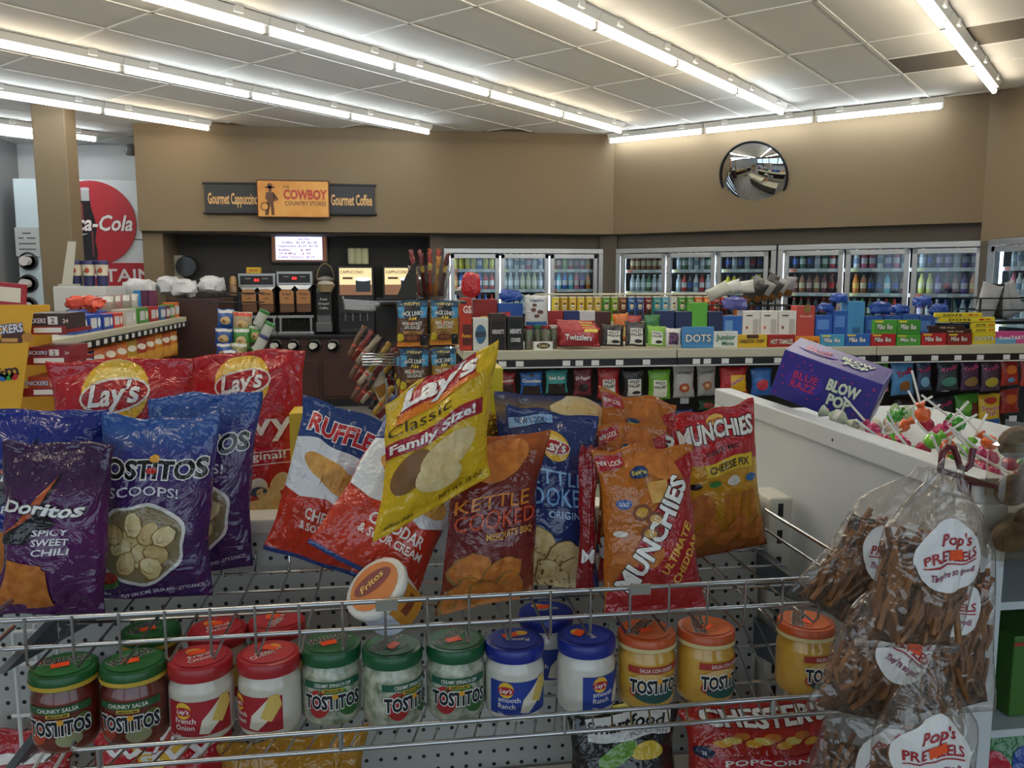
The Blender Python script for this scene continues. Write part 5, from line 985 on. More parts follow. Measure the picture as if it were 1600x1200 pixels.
def d_tostitos(pr, W, H):
    pr.text('TOSTITOS', -W * .06, H * .67, H * .1, FM('16181c'), w=W * 1.02, bold=.05, lay=5, edge=FM('e6e6e2'), ew=.07, res=3)
    pr.ell(-W * .0, H * .775, W * .04, H * .022, FM('e0a030'), 6).ell(-W * .02, H * .71, W * .045, H * .018, FM('b82a2a'), 7)
    pr.text('SCOOPS!', -W * .08, H * .56, H * .055, FM('d8d4e0'), w=W * .62, bold=.015, lay=4, arc=H * .015)
    pr.ell(-W * .1, H * .31, W * .42, H * .225, FM('d8d6d2'), 2, wob=.035, n=40).ell(-W * .1, H * .31, W * .39, H * .205, FM('8a7a5a'), 3, wob=.035, n=40)
    for k in range(11): a = k * 2.4; r = math.sqrt(k / 11); chip(pr, -W * .1 + W * .28 * r * math.cos(a), H * .31 + H * .145 * r * math.sin(a), W * .11, H * .055, (CORN, CORN2)[k % 2], 4 + k, a)
    pr.ell(-W * .4, H * .1, W * .14, H * .05, FM('3a6a34'), 3).ell(-W * .4, H * .12, W * .12, H * .035, FM('a8342a'), 4)
    pr.text('PUT ON SOME SALSA AND LET\'S DANCE!', W * .1, H * .035, H * .022, FM('cfc8d8'), w=W * .7, rot=.12, lay=4)
TOST = ramp_film('blue_to_purple_film', [(0, '3c2054'), (.6, '452660'), (.78, '3a3a80'), (.9, '2c5298'), (1, '2c5298')])
bigbag('tortilla_chip_bag', 'blue and purple scoop-chip bag in front', (239, 950), (254, 648), 168, 1.25, 1.285, .07, TOST, d_tostitos, 8.2, .05, zb=1.132)
bigbag('tortilla_chip_bag', 'blue and purple scoop-chip bag standing behind its twin', (308, 905), (322, 615), 162, 1.345, 1.365, .05, TOST, d_tostitos, 11.9, .13, zb=1.136)
def d_wavy(pr, W, H):
    lays(pr, -W * .02, H * .82, W * .24); pr.text('wavy', 0, H * .53, H * .13, FM('f2ecea'), w=W * .86, bold=.02, lay=4, res=3)
    pr.text('Original!', W * .1, H * .39, H * .045, FM('f0e6e2'), w=W * .5, lay=4).ell(W * .1, H * .24, W * .08, H * .05, FM('e0e0de'), 3).ell(W * .1, H * .21, W * .07, H * .03, FM('2a3a6a'), 4).ell(W * .28, H * .25, W * .1, H * .045, CHIPP, 3, .8).ell(W * .18, H * .19, W * .11, H * .04, CHIPP, 4, -.2).ell(0, H * .08, W * .36, H * .07, CHIPP, 2, .3)
    pr.rect(-W * .1, H * .43, W * .46, H * .435, FM('f0e0dc'), 3).rect(-W * .1, H * .36, W * .46, H * .365, FM('f0e0dc'), 3)
WR = FM('b81f2a')
bigbag('wavy_chip_bag', 'red wavy potato chip bag standing behind the tortilla chips', (195, 850), (190, 562), 202, 1.53, 1.56, .09, WR, d_wavy, 14.3, .0, zb=1.124)
bigbag('wavy_chip_bag', 'red wavy potato chip bag beside the ridged chips', (395, 850), (385, 550), 178, 1.63, 1.66, .09, WR, d_wavy, 17.7, .05, zb=1.124)
def d_ruffles(pr, W, H):
    pr.poly([(-W * .5, H * .72), (-W * .25, H * .76), (W * .5, H * .7), (W * .5, H * .45), (W * .25, H * .36), (0, H * .42), (-W * .25, H * .38), (-W * .5, H * .42)], FM('dfe3e8'), 1)
    pr.poly([(-W * .5, H * .36), (-W * .25, H * .39), (0, H * .42), (W * .25, H * .37), (W * .5, H * .42), (W * .5, H * .03), (-W * .5, H * .03)], FM('c2361f'), 2)
    pr.text('RUFFLES', W * .02, H * .79, H * .11, FM('b8242e'), w=W * .84, bold=.05, lay=6, edge=FM('e8eaee'), ew=.06, shear=.15)
    pr.ell(-W * .1, H * .6, W * .26, H * .07, CHIP, 3, -.2).ell(W * .14, H * .53, W * .28, H * .075, CHIP, 4, -.15)
    for k in range(9): pr.rect(-W * .12 + W * .055 * k, H * .49, -W * .11 + W * .055 * k, H * .57, FM('a8742a'), 5, -.15)
    pr.text('CHEDDAR', W * .08, H * .27, H * .07, FM('f0e8e0'), w=W * .55, bold=.03, lay=5).text('& SOUR CREAM', W * .08, H * .2, H * .05, FM('f0e8e0'), w=W * .62, bold=.03, lay=5)
RF = ramp_film('ruffles_film', [(0, '24407e'), (.025, '24407e'), (.03, 'c2361f'), (.7, 'c2361f'), (.71, '24407e'), (1, '24407e')])
bigbag('ridged_chip_bag', 'ridged cheddar chip bag leaning beside the red wavy bag', (487, 880), (548, 640), 152, 1.32, 1.37, .07, RF, d_ruffles, 21.1, -.1)
bigbag('ridged_chip_bag', 'ridged cheddar chip bag lying aslant under the yellow bag', (565, 895), (690, 665), 190, 1.17, 1.26, .065, RF, d_ruffles, 23.4)
def d_classic(pr, W, H):
    pr.poly([(-W * .4, H * .82), (W * .3, H * .82), (W * .3, H * 1.0), (-W * .15, H * 1.0)], FM('b0202a'), 2)
    pr.text("Lay's", -W * .02, H * .85, H * .13, FM('f4f0ec'), w=W * .68, bold=.05, shear=.25, lay=5, edge=FM('7a1018'), ew=.03, res=3).poly([(-W * .4, H * .75), (W * .35, H * .8), (W * .3, H * .83), (-W * .38, H * .82)], FM('e07a20'), 3)
    pr.text('Classic', -W * .18, H * .68, H * .08, FM('3a3018'), w=W * .56, bold=.0, lay=4, res=3).poly([(-W * .5, H * .53), (W * .4, H * .53), (W * .4, H * .64), (-W * .5, H * .64)], FM('a02030'), 3)
    pr.text('Family Size!', -W * .06, H * .555, H * .065, FM('f4eee8'), w=W * .78, bold=.04, lay=5)
    pr.ell(-W * .24, H * .37, W * .19, H * .13, mat('potato_brown', '7a5028', .5, noise_col='8a6032', nscale=30), 3, .3).ell(W * .1, H * .38, W * .26, H * .12, CHIPP, 4, .2).ell(W * .02, H * .25, W * .22, H * .1, CHIPP, 5, -.3)
    pr.text('NET WT. 10 OZ.', W * .24, H * .07, H * .035, FM('3a3018'), w=W * .4, lay=4).text("potato chips", -W * .3, H * .05, H * .03, FM('3a3018'), w=W * .24, lay=4)
bigbag('classic_chip_bag', 'bright yellow family size chip bag lying slantwise on top', (676, 795), (690, 578), 178, 1.09, 1.12, .075, FM('dfb51f'), d_classic, 27.7, .62)
def d_kettle(word, c1, c2, chp):
    def d(pr, W, H):
        pr.text('KETTLE', -W * .04, H * .58, H * .085, FM(c1[0]), w=W * .8, bold=.01, lay=4).text('COOKED', 0, H * .47, H * .1, FM(c1[1]), w=W * .88, bold=.01, lay=4).text(word, W * .16, H * .405, H * .04, FM(c2), w=W * .5, bold=.02, lay=4)
        for k, (x, y) in enumerate(((-.22, .24), (.1, .18), (-.28, .08), (.2, .06), (-.02, .05))): chip(pr, W * x, H * y, W * .24, H * .1, chp, 2 + 2 * k, .5 * k)
        if word == 'ORIGINAL': lays(pr, W * .0, H * .8, W * .16); pr.poly([(-W * .48, H * .86), (W * .0, H * .93), (W * .0, H * .98), (-W * .48, H * .92)], FM('8ab0d8'), 2); pr.text('NEW LOOK!', -W * .24, H * .905, H * .035, FM('20284a'), w=W * .36, rot=.12, lay=4)
        else: pr.ell(0, H * .86, W * .3, H * .12, CHIPO, 1, .4)
    return d
bigbag('kettle_chip_bag', 'maroon mesquite kettle chip bag in front of the blue one', (755, 973), (785, 680), 150, 1.115, 1.155, .07, ramp_film('mesquite_film', [(0, '8a4a20'), (.2, '7a2a20'), (.5, '641c24'), (.8, '7a2a1c'), (.95, 'a8541f')]), d_kettle('MESQUITE BBQ', ('d8802a', 'c84a2a'), 'e0a040', CHIPO), 31.3, .28, zb=1.148)
bigbag('kettle_chip_bag', 'navy blue kettle chip bag with pale blue lettering', (862, 945), (862, 640), 150, 1.205, 1.24, .07, FM('24356e'), d_kettle('ORIGINAL', ('8ab8e0', '7aaee0'), 'a8c8e8', CHIPP), 35.2, -.12, zb=1.136)
bigbag('kettle_chip_bag', 'navy and tan kettle chip bag slumped behind the blue one', (850, 860), (860, 618), 180, 1.325, 1.35, .06, ramp_film('kettle_tan_film', [(0, '24356e'), (.8, '24356e'), (.9, '8a7040'), (1, '24356e')]), lambda pr, W, H: pr.ell(W * .3, H * .88, W * .3, H * .12, CHIPP, 2, -.2, 20, .05), 37.9, -.05)
def d_munch(pr, W, H):
    pr.poly([(-W * .5, 0), (W * .5, 0), (W * .5, H * .96), (W * .3, H * .9), (-W * .5, H * .12)], FM('a81f24'), 1)
    pr.text('MUNCHIES', W * .08, H * .45, H * .12, FM('f2efe8'), w=H * .76, bold=.05, rot=.98, lay=5, edge=FM('2a1414'), ew=.04)
    pr.text('ULTIMATE', W * .26, H * .38, H * .05, FM('e8b048'), w=H * .34, bold=.03, rot=.98, lay=5).text('CHEDDAR', W * .37, H * .32, H * .05, FM('e8b048'), w=H * .33, bold=.03, rot=.98, lay=5)
    pr.poly([(-W * .5, H * .86), (-W * .22, H * .91), (-W * .22, H * .99), (-W * .5, H * .96)], FM('a82028'), 3).text('NEW LOOK', -W * .36, H * .91, H * .03, FM('f4ece4'), w=W * .24, rot=.12, lay=5)
    pr.ell(-W * .1, H * .84, W * .1, H * .035, FM('1c3a6a'), 4).text('Squares', -W * .1, H * .83, H * .025, FM('e8d040'), w=W * .16, lay=6).ell(-W * .3, H * .68, W * .08, H * .03, FM('2a5aa0'), 4).text('GOLD', -W * .3, H * .67, H * .022, FM('f0f0f0'), w=W * .1, lay=6)
    pr.poly([(-W * .2, H * .86), (W * .4, H * .78), (W * .2, H * .98), (-W * .05, H * .97)], CHIPO, 2).rect(-W * .02, H * .68, W * .2, H * .8, CHIP, 3, .2)
    for x, y in ((-.12, .62), (.02, .58), (-.05, .5)):
        pr.ell(W * x, H * y, W * .1, H * .045, mat('pretzel_ring', '7a3a14', .4), 4).ell(W * x, H * y, W * .065, H * .027, FM('c8962a'), 5)
    pr.ell(-W * .35, H * .5, W * .07, H * .02, FM('e0dcd0'), 4)
    for k in range(5): pr.ell(-W * .34 + W * .09 * k, H * (.36 - .03 * (k % 2)), W * .09, H * .035, CHIPO, 3, k)
MU = FM('b86820')
bigbag('snack_mix_bag', 'orange and red cheddar snack mix bag, front of three', (1024, 958), (1004, 700), 160, 1.11, 1.15, .06, MU, d_munch, 41.5, -.03)
bigbag('snack_mix_bag', 'orange and red cheddar snack mix bag, middle of three', (985, 905), (988, 662), 112, 1.225, 1.25, .045, MU, d_munch, 43.9, .02)
bigbag('snack_mix_bag', 'orange and red cheddar snack mix bag, rearmost of three', (990, 860), (998, 618), 128, 1.31, 1.335, .045, MU, d_munch, 46.3, -.18)
bigbag('snack_mix_bag', 'dark red snack mix bag squeezed beside the blue kettle bag', (915, 920), (921, 700), 30, 1.152, 1.165, .02, FM('8a1a20'), lambda pr, W, H: pr.text('M', 0, H * .2, H * .1, FM('f0ece8'), lay=3), 48.8)
def d_fix(pr, W, H):
    pr.poly([(-W * .5, H * .66), (W * .5, H * .62), (W * .5, H * .98), (-W * .5, H * .98)], FM('b82028'), 1)
    pr.text('MUNCHIES', 0, H * .78, H * .12, FM('f2efe8'), w=W * .9, bold=.05, lay=5, edge=FM('2a1414'), ew=.05, arc=H * .02).text('SNACK MIX', W * .02, H * .7, H * .035, FM('3a0a0c'), w=W * .4, lay=4)
    pr.ell(0, H * .925, W * .1, H * .035, FM('e8c060'), 3).text('Frito Lay', 0, H * .915, H * .022, FM('b82028'), w=W * .14, lay=5)
    pr.poly([(-W * .22, H * .55), (W * .4, H * .57), (W * .4, H * .66), (-W * .22, H * .64)], FM('e8c428'), 3).text('CHEESE FIX', W * .09, H * .58, H * .05, FM('2a1c14'), w=W * .52, bold=.03, rot=.03, lay=5)
    for k, c in enumerate(('1c1c20', '3a8a3a', 'e8e4da', '2a6ab0')): pr.ell(-W * .36 + W * .24 * k, H * .5, W * .08, H * .025, FM(c), 4)
    for k in range(4): pr.rect(-W * .02 + W * .11 * k, H * .22, W * .06 + W * .11 * k, H * .42, mat('cheese_puff', 'c8801f', .5, noise_col='b06018', nscale=80), 3, -.06)
    pr.ell(-W * .3, H * .34, W * .16, H * .1, CHIPO, 3)
    for k in range(8): pr.ell(-W * .42 + W * .12 * k, H * (.12 + .04 * (k % 3)), W * .12, H * .05, CHIPO, 3 + k % 3, k, 12, .06)
bigbag('snack_mix_bag', 'red and yellow cheese snack mix bag beside the white panel', (1134, 862), (1112, 637), 136, 1.345, 1.365, .05, ramp_film('fix_film', [(0, '8a4018'), (.3, 'c8901f'), (.6, 'd8a024'), (1, 'b82028')]), d_fix, 52.2, .05)
# bags on the deck below
LG = 'bags below the jar shelf'
def d_low(t, c, y=.7): return lambda pr, W, H:  pr.text(t, 0, H * y, H * .14, FM(c), w=W * .8, bold=.03, lay=4)
bigbag('wavy_chip_bag', 'red wavy chip bag under the salsa jars', (255, 1400), (255, 1128), 190, 1.31, 1.34, .09, WR, lambda pr, W, H: (lays(pr, 0, H * .93, W * .2), d_low('wavy', 'f2ecea')(pr, W, H)), 55.5, zb=.734, group=LG)
bigbag('chip_bag', 'mustard brown chip bag crumpled under the onion dip', (458, 1400), (458, 1150), 205, 1.17, 1.2, .09, FM('a8761f'), lambda pr, W, H: pr.ell(0, H * .5, W * .3, H * .2, CHIPP, 2), 58.1, .1, zb=.734, group=LG, wr=1.8)
def d_smart(pr, W, H):
    pr.poly([(-W * .36, H * .75), (W * .42, H * .78), (W * .42, H * .95), (-W * .36, H * .92)], FM('dcdcd8'), 2).text('Smartfood', 0, H * .83, H * .085, FM('1c1c1c'), w=W * .74, bold=.03, shear=.25, rot=.04, lay=5).text('POPCORN', W * .2, H * .785, H * .03, FM('8a8a86'), w=W * .36, lay=4)
    pr.ell(W * .02, H * .97, W * .28, H * .03, FM('d8c03a'), 3).ell(-W * .1, H * .66, W * .2, H * .08, FM('6a9a3a'), 3, .4).ell(W * .18, H * .66, W * .16, H * .07, FM('d8b83a'), 3)
bigbag('popcorn_bag', 'black popcorn bag under the white ranch jars', (972, 1400), (972, 1100), 165, 1.2, 1.23, .08, FM('1e1c1c'), d_smart, 61.2, zb=.734, group=LG, cat='popcorn')
def d_chest(pr, W, H):
    pr.text("CHESTER'S", W * .04, H * .86, H * .13, FM('f0ece6'), w=W * .86, bold=.05, lay=4, edge=FM('5a0c10'), ew=.04, arc=-H * .03).rect(-W * .4, H * .5, W * .4, H * .6, FM('b0202a'), 3).text('POPCORN', 0, H * .525, H * .05, FM('f0ece6'), w=W * .6, lay=5)
    for k in range(10): pr.ell(-W * .3 + W * .07 * k, H * (.7 + .03 * (k % 3)), W * .06, H * .03, FM(('e0a030', 'd8c060', 'c8742a')[k % 3]), 3)
    pr.ell(-W * .42, H * .62, W * .06, H * .05, FM('1c2a4a'), 3).text('2$', -W * .42, H * .605, H * .03, FM('f0f0f0'), lay=5)
bigbag('popcorn_bag', 'red popcorn bag beside the hanging pretzels', (1180, 1400), (1180, 1098), 218, 1.2, 1.23, .09, FM('b02a20'), d_chest, 64.4, zb=.734, group=LG, cat='popcorn')
bigbag('chip_bag', 'red chip bag showing at the bottom corner under the white wires', (40, 1400), (45, 1140), 115, 1.335, 1.345, .05, FM('a8242a'), lambda pr, W, H: pr.rect(-W * .4, H * .7, W * .3, H * .8, FM('e8e4e0'), 2, .1), 67.6, zb=.734, group=LG)
# ---- dip jars
LIDP = {}
def jar(px, py, kind, Y, label, yaw=0.0, lidrot=0, tag_=True):
    p = at(px, py, Y); col, lidc, band = JK[kind][:3]
    t = thing('dip_jar', label, 'jar', (p.x, Y, ZL + .003), yaw, 'dip jars on the wire shelf'); r = .042
    bm_ = mat('dip_' + kind, col, .28, coat=.8, noise_col=JK[kind][3], nscale=JK[kind][4])
    G().lathe([(.03, 0), (.037, .002), (.041, .008), (r, .016), (r, .068), (.041, .075), (.037, .083), (.037, .088)], bm_, 36).build('glass_body', t)
    G().lathe([(.0375, .086), (.0415, .087), (.042, .09), (.042, .103), (.0405, .1055), (.037, .106), (0, .1062)], PM(lidc, .3), 36).build('lid', t)
    pr = Print(); JK[kind][5](pr); xs = [-.06 + .006 * k for k in range(21)]
    pr.build('label', t, roundface(r), xs, [], .0006, .00025)
    q = Print(); JK[kind][6](q, lidrot); q.build('lid_print', t, flat((0, 0, .1062), (1, 0, 0), (0, 1, 0)), off=.0005, step=.0003)
    if band: Print().rect(-.13, .088, .13, .094, PM(band), 1).build('lid_band', t, roundface(.042), [-.13 + .0065 * k for k in range(40)], [], .0004)
    return t
def tostlab(top, tc, bits, sub=None):
    def d(pr):
        pr.rect(-.042, .058, .042, .068, PM(top), 2).text(tc, 0, .0605, .0055, PM('e8e4d8'), w=.05, lay=4)
        for x, y, rx, ry, c in bits: pr.ell(x, y, rx, ry, PM(c), 2)
        pr.text('TOSTITOS', 0, .03, .019, PM('14161c'), w=.078, bold=.06, lay=6, edge=PM('e8e8e4'), ew=.08).ell(.003, .047, .004, .004, PM('e0a030'), 7)
        if sub: pr.rect(-.03, .02, .03, .026, PM(sub), 3)
        else: pr.rect(-.014, .053, .014, .058, PM('c8a83a'), 3).text('MEDIUM', 0, .054, .003, PM('2a2a1c'), w=.022, lay=5)
    return d
def laylab(c, a, b):
    def d(pr):
        pr.rect(-.045, .014, .045, .062, PM(c), 1).ell(-.02, .05, .011, .0115, PM('e8b83a'), 2).ell(-.02, .049, .0115, .006, PM('b0202a'), 4).text("Lay's", -.02, .0465, .006, PM('f4f0ea'), w=.017, shear=.2, bold=.03, lay=5)
        for k, s in enumerate(b): pr.text(s, -.031, .033 - .0095 * k, .0075 if k < len(b) - 1 else .004, PM('f2eeea'), al=0, lay=4, bold=.01)
        pr.poly([(.0, .018), (.012, .016), (.042, .046), (.04, .064), (.028, .062), (.004, .036)], PM('e0d8c4'), 3).poly([(.016, .034), (.03, .028), (.044, .05), (.04, .066), (.028, .064)], PM('d8b860'), 4)
    return d
def tostlid(c2):
    def d(q, rot): q.ell(0, 0, .035, .035, PM(c2), 1, n=28).text('TOSTITOS', 0, .003, .017, PM('14161c'), w=.06, bold=.05, lay=4, edge=PM('dcdcd4'), ew=.07, flip=True, rot=rot).rect(-.02, -.018, .02, -.012, PM(c2), 3).rect(-.014, -.012, .008, .002, PM('ff5a24'), 6, .3)
    return d
def laylid(c2, w_):
    def d(q, rot):
        q.ell(0, 0, .034, .034, PM(c2), 1, n=28).ell(-.012 * math.cos(rot), .016, .01, .008, PM('e8b83a'), 2).rect(-.016, .002, .006, .016, PM('ff5a24'), 6, .2)
        for k, s in enumerate(w_): q.text(s, .004, -.002 - .013 * k, .01, PM('f0e8e4'), lay=4, rot=rot)
    return d
JK = {'salsa': ('5a1c12', '1f5a2c', 'c8a83a', '7a2a1a', 60, tostlab('2a5a34', 'CHUNKY SALSA', [(-.028, .034, .014, .018, 'b0442a'), (.03, .04, .012, .014, '5a6a2a'), (.012, .022, .016, .01, '9a9a70')]), tostlid('2c6e38')),
      'onion': ('d8d2c4', 'a8242a', None, 'cbc4b2', 30, laylab('a8202a', '', ['French', 'Onion', 'Dip']), laylid('b83038', ['French', 'Onion'])),
      'spinach': ('c9c8b4', '1c5a34', None, '6a7a58', 75, tostlab('1c5a44', 'CREAMY SPINACH DIP', [(-.02, .036, .016, .02, 'b02a2a'), (.024, .03, .016, .014, '3a6a34'), (.0, .05, .02, .01, '4a7a3a')]), tostlid('2a6a40')),
      'ranch': ('dcdad0', '1c2c8a', None, 'cfccc0', 30, laylab('1f3c94', '', ['smooth', 'Ranch', 'Dip']), laylid('24389c', ['Ranch'])),
      'queso': ('c8962f', 'c2562a', 'd8c890', 'd8a844', 40, tostlab('a8342a', 'SALSA CON QUESO', [(-.01, .044, .028, .014, 'd8b070'), (.0, .026, .032, .012, '2a5a54'), (-.03, .03, .01, .008, 'b0442a')], '2a5a54'), tostlid('d06a34'))}
jl = [(100, 1045, 'salsa', 1.12, 'red salsa jar at the open end of the front row', .1, .15), (209, 1036, 'salsa', 1.12, 'red salsa jar second in the front row', .05, .75), (313, 1030, 'onion', 1.12, 'french onion dip jar with its lettering turned to the front', .1, .5), (420, 1023, 'onion', 1.12, 'french onion dip jar turned to show the chip picture', -.55, 1.2),
      (515, 1013, 'spinach', 1.12, 'creamy spinach dip jar beside the onion dip', .1, .3), (613, 1010, 'spinach', 1.12, 'creamy spinach dip jar turned half away below the tilted tub', .65, .4), (712, 1002, 'spinach', 1.12, 'creamy spinach dip jar next to the ranch dip', .05, .9), (804, 1005, 'ranch', 1.115, 'white ranch dip jar with its name to the front', .05, 3.0),
      (916, 998, 'ranch', 1.115, 'white ranch dip jar turned to show its barcode', .75, 1.4), (1010, 988, 'queso', 1.12, 'yellow queso jar beside the ranch dip', .1, .8), (1103, 979, 'queso', 1.12, 'yellow queso jar at the empty end of the front row', .45, .9),
      (235, 980, 'salsa', 1.225, 'red salsa jar in the second row', .2, .9), (340, 985, 'onion', 1.215, 'french onion dip jar in the second row behind its lettered twin', .1, .4), (430, 975, 'onion', 1.215, 'french onion dip jar in the second row behind the chip picture', .1, 1.1), (853, 968, 'ranch', 1.21, 'white ranch dip jar standing in the second row', -.1, .2), (1260, 962, 'queso', 1.12, 'yellow queso jar alone behind the pretzel bags', .5, .6)]
for px, py, kd, Y, lb, yaw, lr in jl: jar(px, py, kd, Y, lb, yaw, lr)
# tilted tub of guacamole dip
p = at(604, 946, 1.105)
t = thing('dip_tub', 'tilted white dip tub resting behind the front rails', 'tub', mw=Matrix.Translation(p) @ Matrix.Rotation(-.62, 4, 'Y') @ Matrix.Rotation(.45, 4, 'X'))
G().lathe([(.034, -.03), (.036, -.029), (.043, .02), (.043, .022)], PM('d8d6cc', .3), 32).build('tub_body', t); G().lathe([(.046, .018), (.047, .02), (.047, .027), (.044, .03), (.0, .0295)], PM('e4e2da', .3), 32).build('lid', t)
Print().ell(0, 0, .038, .038, PM('c8742a'), 1).ell(0, .008, .03, .016, PM('7a2a2a'), 2).text('Fritos', 0, .003, .012, PM('e8c860'), w=.04, shear=.2, rot=.2, lay=4).build('lid_print', t, flat((0, 0, .0298), (1, 0, 0), (0, 1, 0)))
Print().rect(.0, -.026, .05, .014, PM('c8862a'), 1).rect(-.06, -.026, 0, .014, PM('c9cede'), 1).rect(.012, -.01, .04, .004, PM('7a3a1a'), 2).build('tub_label', t, roundface(.041), [-.05 + .006 * k for k in range(18)], [], .0015)
# cartons on the far side of the gondola
o = G().b2((-.03, 0, 0), (.03, .08, at(480, 645, 1.5).z - 1.111), PM('d8b81f')).build('yellow_carton', bev=.002); o.location = (at(480, 700, 1.5).x, 1.5, 1.111); tag(o, 'small yellow carton behind the gondola between red and ridged bags', 'carton'); Print().rect(-.02, .1, .02, .16, PM('3a5a9a')).build('printed_front', o, FRONT(0))
o = G().b2((-.05, 0, 0), (.03, .09, at(765, 575, 1.56).z - 1.111), PM('d2c21e')).build('yellow_display_box', bev=.002); o.location = (at(762, 700, 1.56).x, 1.56, 1.111); tag(o, 'tall lemon yellow box behind the yellow chip bag', 'box'); Print().rect(-.03, .05, .01, .12, PM('b8a81a')).build('fold_panel', o, FRONT(0))
o = crumple('gold_foil_pack', 'crinkled gold foil pack between the yellow and navy bags', 'snack bag', 764, 690, 1.36, (.035, .03, .05), mat('gold_foil', 'b08a2a', .25, .8, bump=(60, 1, .02)), None, 6.6, .4)
# ================================================================ END PANEL: hanging pretzels, lollipops, candy box
FILM = thin('pretzel_film', 'fbf9f6', .1, .11, .02); PZ = mat('pretzel_brown', '6e4422', .42, noise_col='99683a', nscale=45, bump=(80, .3, .004))
HK = Vector((.705, .925, 1.385))
hk = thing('display_hook', 'dark red bent wire hook clamped on the end panel', 'hook', (0, 0, 0))
q = [Vector((.734, .96, 1.34)), Vector((.72, .9, 1.35))] + [at(x, y, .80) for x, y in ((1469, 735), (1473, 706), (1480, 698), (1490, 700), (1496, 716), (1500, 730), (1508, 733), (1516, 726), (1519, 708), (1521, 700))]
G().tube(q, .0035, mat('hook_red', '5a1c22', .35), 8).build('wire', hk); G().b2((.726, .955, 1.325), (.732, .975, 1.348), mat('hook_red')).build('clamp', hk)
def pretzel(label, b, t, wpx, Y, seed, rot_txt=0, ox=0, oy=.52, pinch=.7):
    mw, W, H = frame_px(b, t, Y, Y - .01, wpx)
    th = thing('pretzel_bag', label, 'pretzel bag', mw=mw, group='clear pretzel bags on the hook')
    T = .055
    bo, fn, xs, ys, clip = bag_mesh('clear_film', W, H, T, FILM, seed, 22, 30, 1.3, .02, th, 0, .7)
    rnd = random.Random(seed); g = G()
    for k in range(230):
        v = .06 + .5 * rnd.random(); u = rnd.uniform(-.85, .85); e = max(0, 1 - abs(u) ** 2.2) ** .62
        x, z, y = u * W * .42, v * H, rnd.uniform(-1, 1) * T * .38 * e
        a = rnd.gauss(0, .3); L = rnd.uniform(.03, .055); d = Vector((math.sin(a), rnd.uniform(-.15, .15), math.cos(a))) * L / 2
        c = Vector((x, y, z)); A, B = c - d, c + d
        if abs(A.x) > W * .4 or abs(B.x) > W * .4 or A.z < .012: continue
        m_ = c + Vector((rnd.uniform(-.003, .003), rnd.uniform(-.003, .003), 0)); g.tube([A, m_, B], rnd.uniform(.0026, .0038), PZ, 6)
    core = bag_mesh('pretzel_core', W * .8, H * .56, T * .42, mat('pretzel_mass', '45290f', .6, noise_col='7a4e26', nscale=55, bump=(90, 1, .01)), seed + 3, 12, 14, 1.2, .02, th)[0]; core.location = (0, 0, H * .035); core['kind'] = 'stuff'
    s = g.build('pretzel_sticks', th); s['kind'] = 'stuff'
    pr = Print(); wt = PM('e6e4e2'); rd = PM('a8242c'); cx, cy = ox * W, oy * H; r = W * .36
    pr.ell(cx, cy, r, r * .8, wt, 1, n=32)
    def tx(s_, dx, dy, h, w_, c=rd, sh=0):
        ca, sa = math.cos(rot_txt), math.sin(rot_txt); pr.text(s_, cx + dx * ca - dy * sa, cy + dx * sa + dy * ca, h, c, w=w_, rot=rot_txt, lay=3, bold=.03, shear=sh)
    tx("Pop's", r * .1, r * .3, r * .24, r * .9, sh=.25); tx('PRETZELS', 0, -r * .05, r * .24, r * 1.5); tx("They're so good!", 0, -r * .42, r * .17, r * 1.25, PM('8a3a5a'), .2)
    pr.rect(cx - r * .75, cy - r * .14, cx + r * .75, cy - r * .11, rd, 3, rot_txt).rect(cx - r * .15, cy + r * .0, cx + r * .25, cy + r * .22, PM('f0582a'), 5, rot_txt + .15)
    pr.build('round_label', th, fn, xs, ys, .0012, .0004)
pretzel('clear pretzel bag swung out farthest over the wire shelf', (1292, 968), (1455, 735), 150, .975, 71.2, .35, .05, .5)
pretzel('clear pretzel bag hanging in front with the large label', (1418, 1015), (1482, 728), 165, .755, 74.7, .25, .05, .56)
pretzel('clear pretzel bag tucked against the panel post', (1485, 1118), (1492, 740), 140, .893, 77.1, -.1, -.2, .5)
pretzel('clear pretzel bag in the middle tier over the queso jar', (1335, 1125), (1420, 905), 160, .825, 79.9, -.3, .12, .58)
pretzel('lowest clear pretzel bag leaning toward the popcorn', (1290, 1330), (1400, 1060), 170, .975, 82.3, -.35, .15, .6)
pretzel('lowest clear pretzel bag hanging straight with its label forward', (1430, 1360), (1450, 1030), 165, .75, 86.6, .03, -.05, .62)
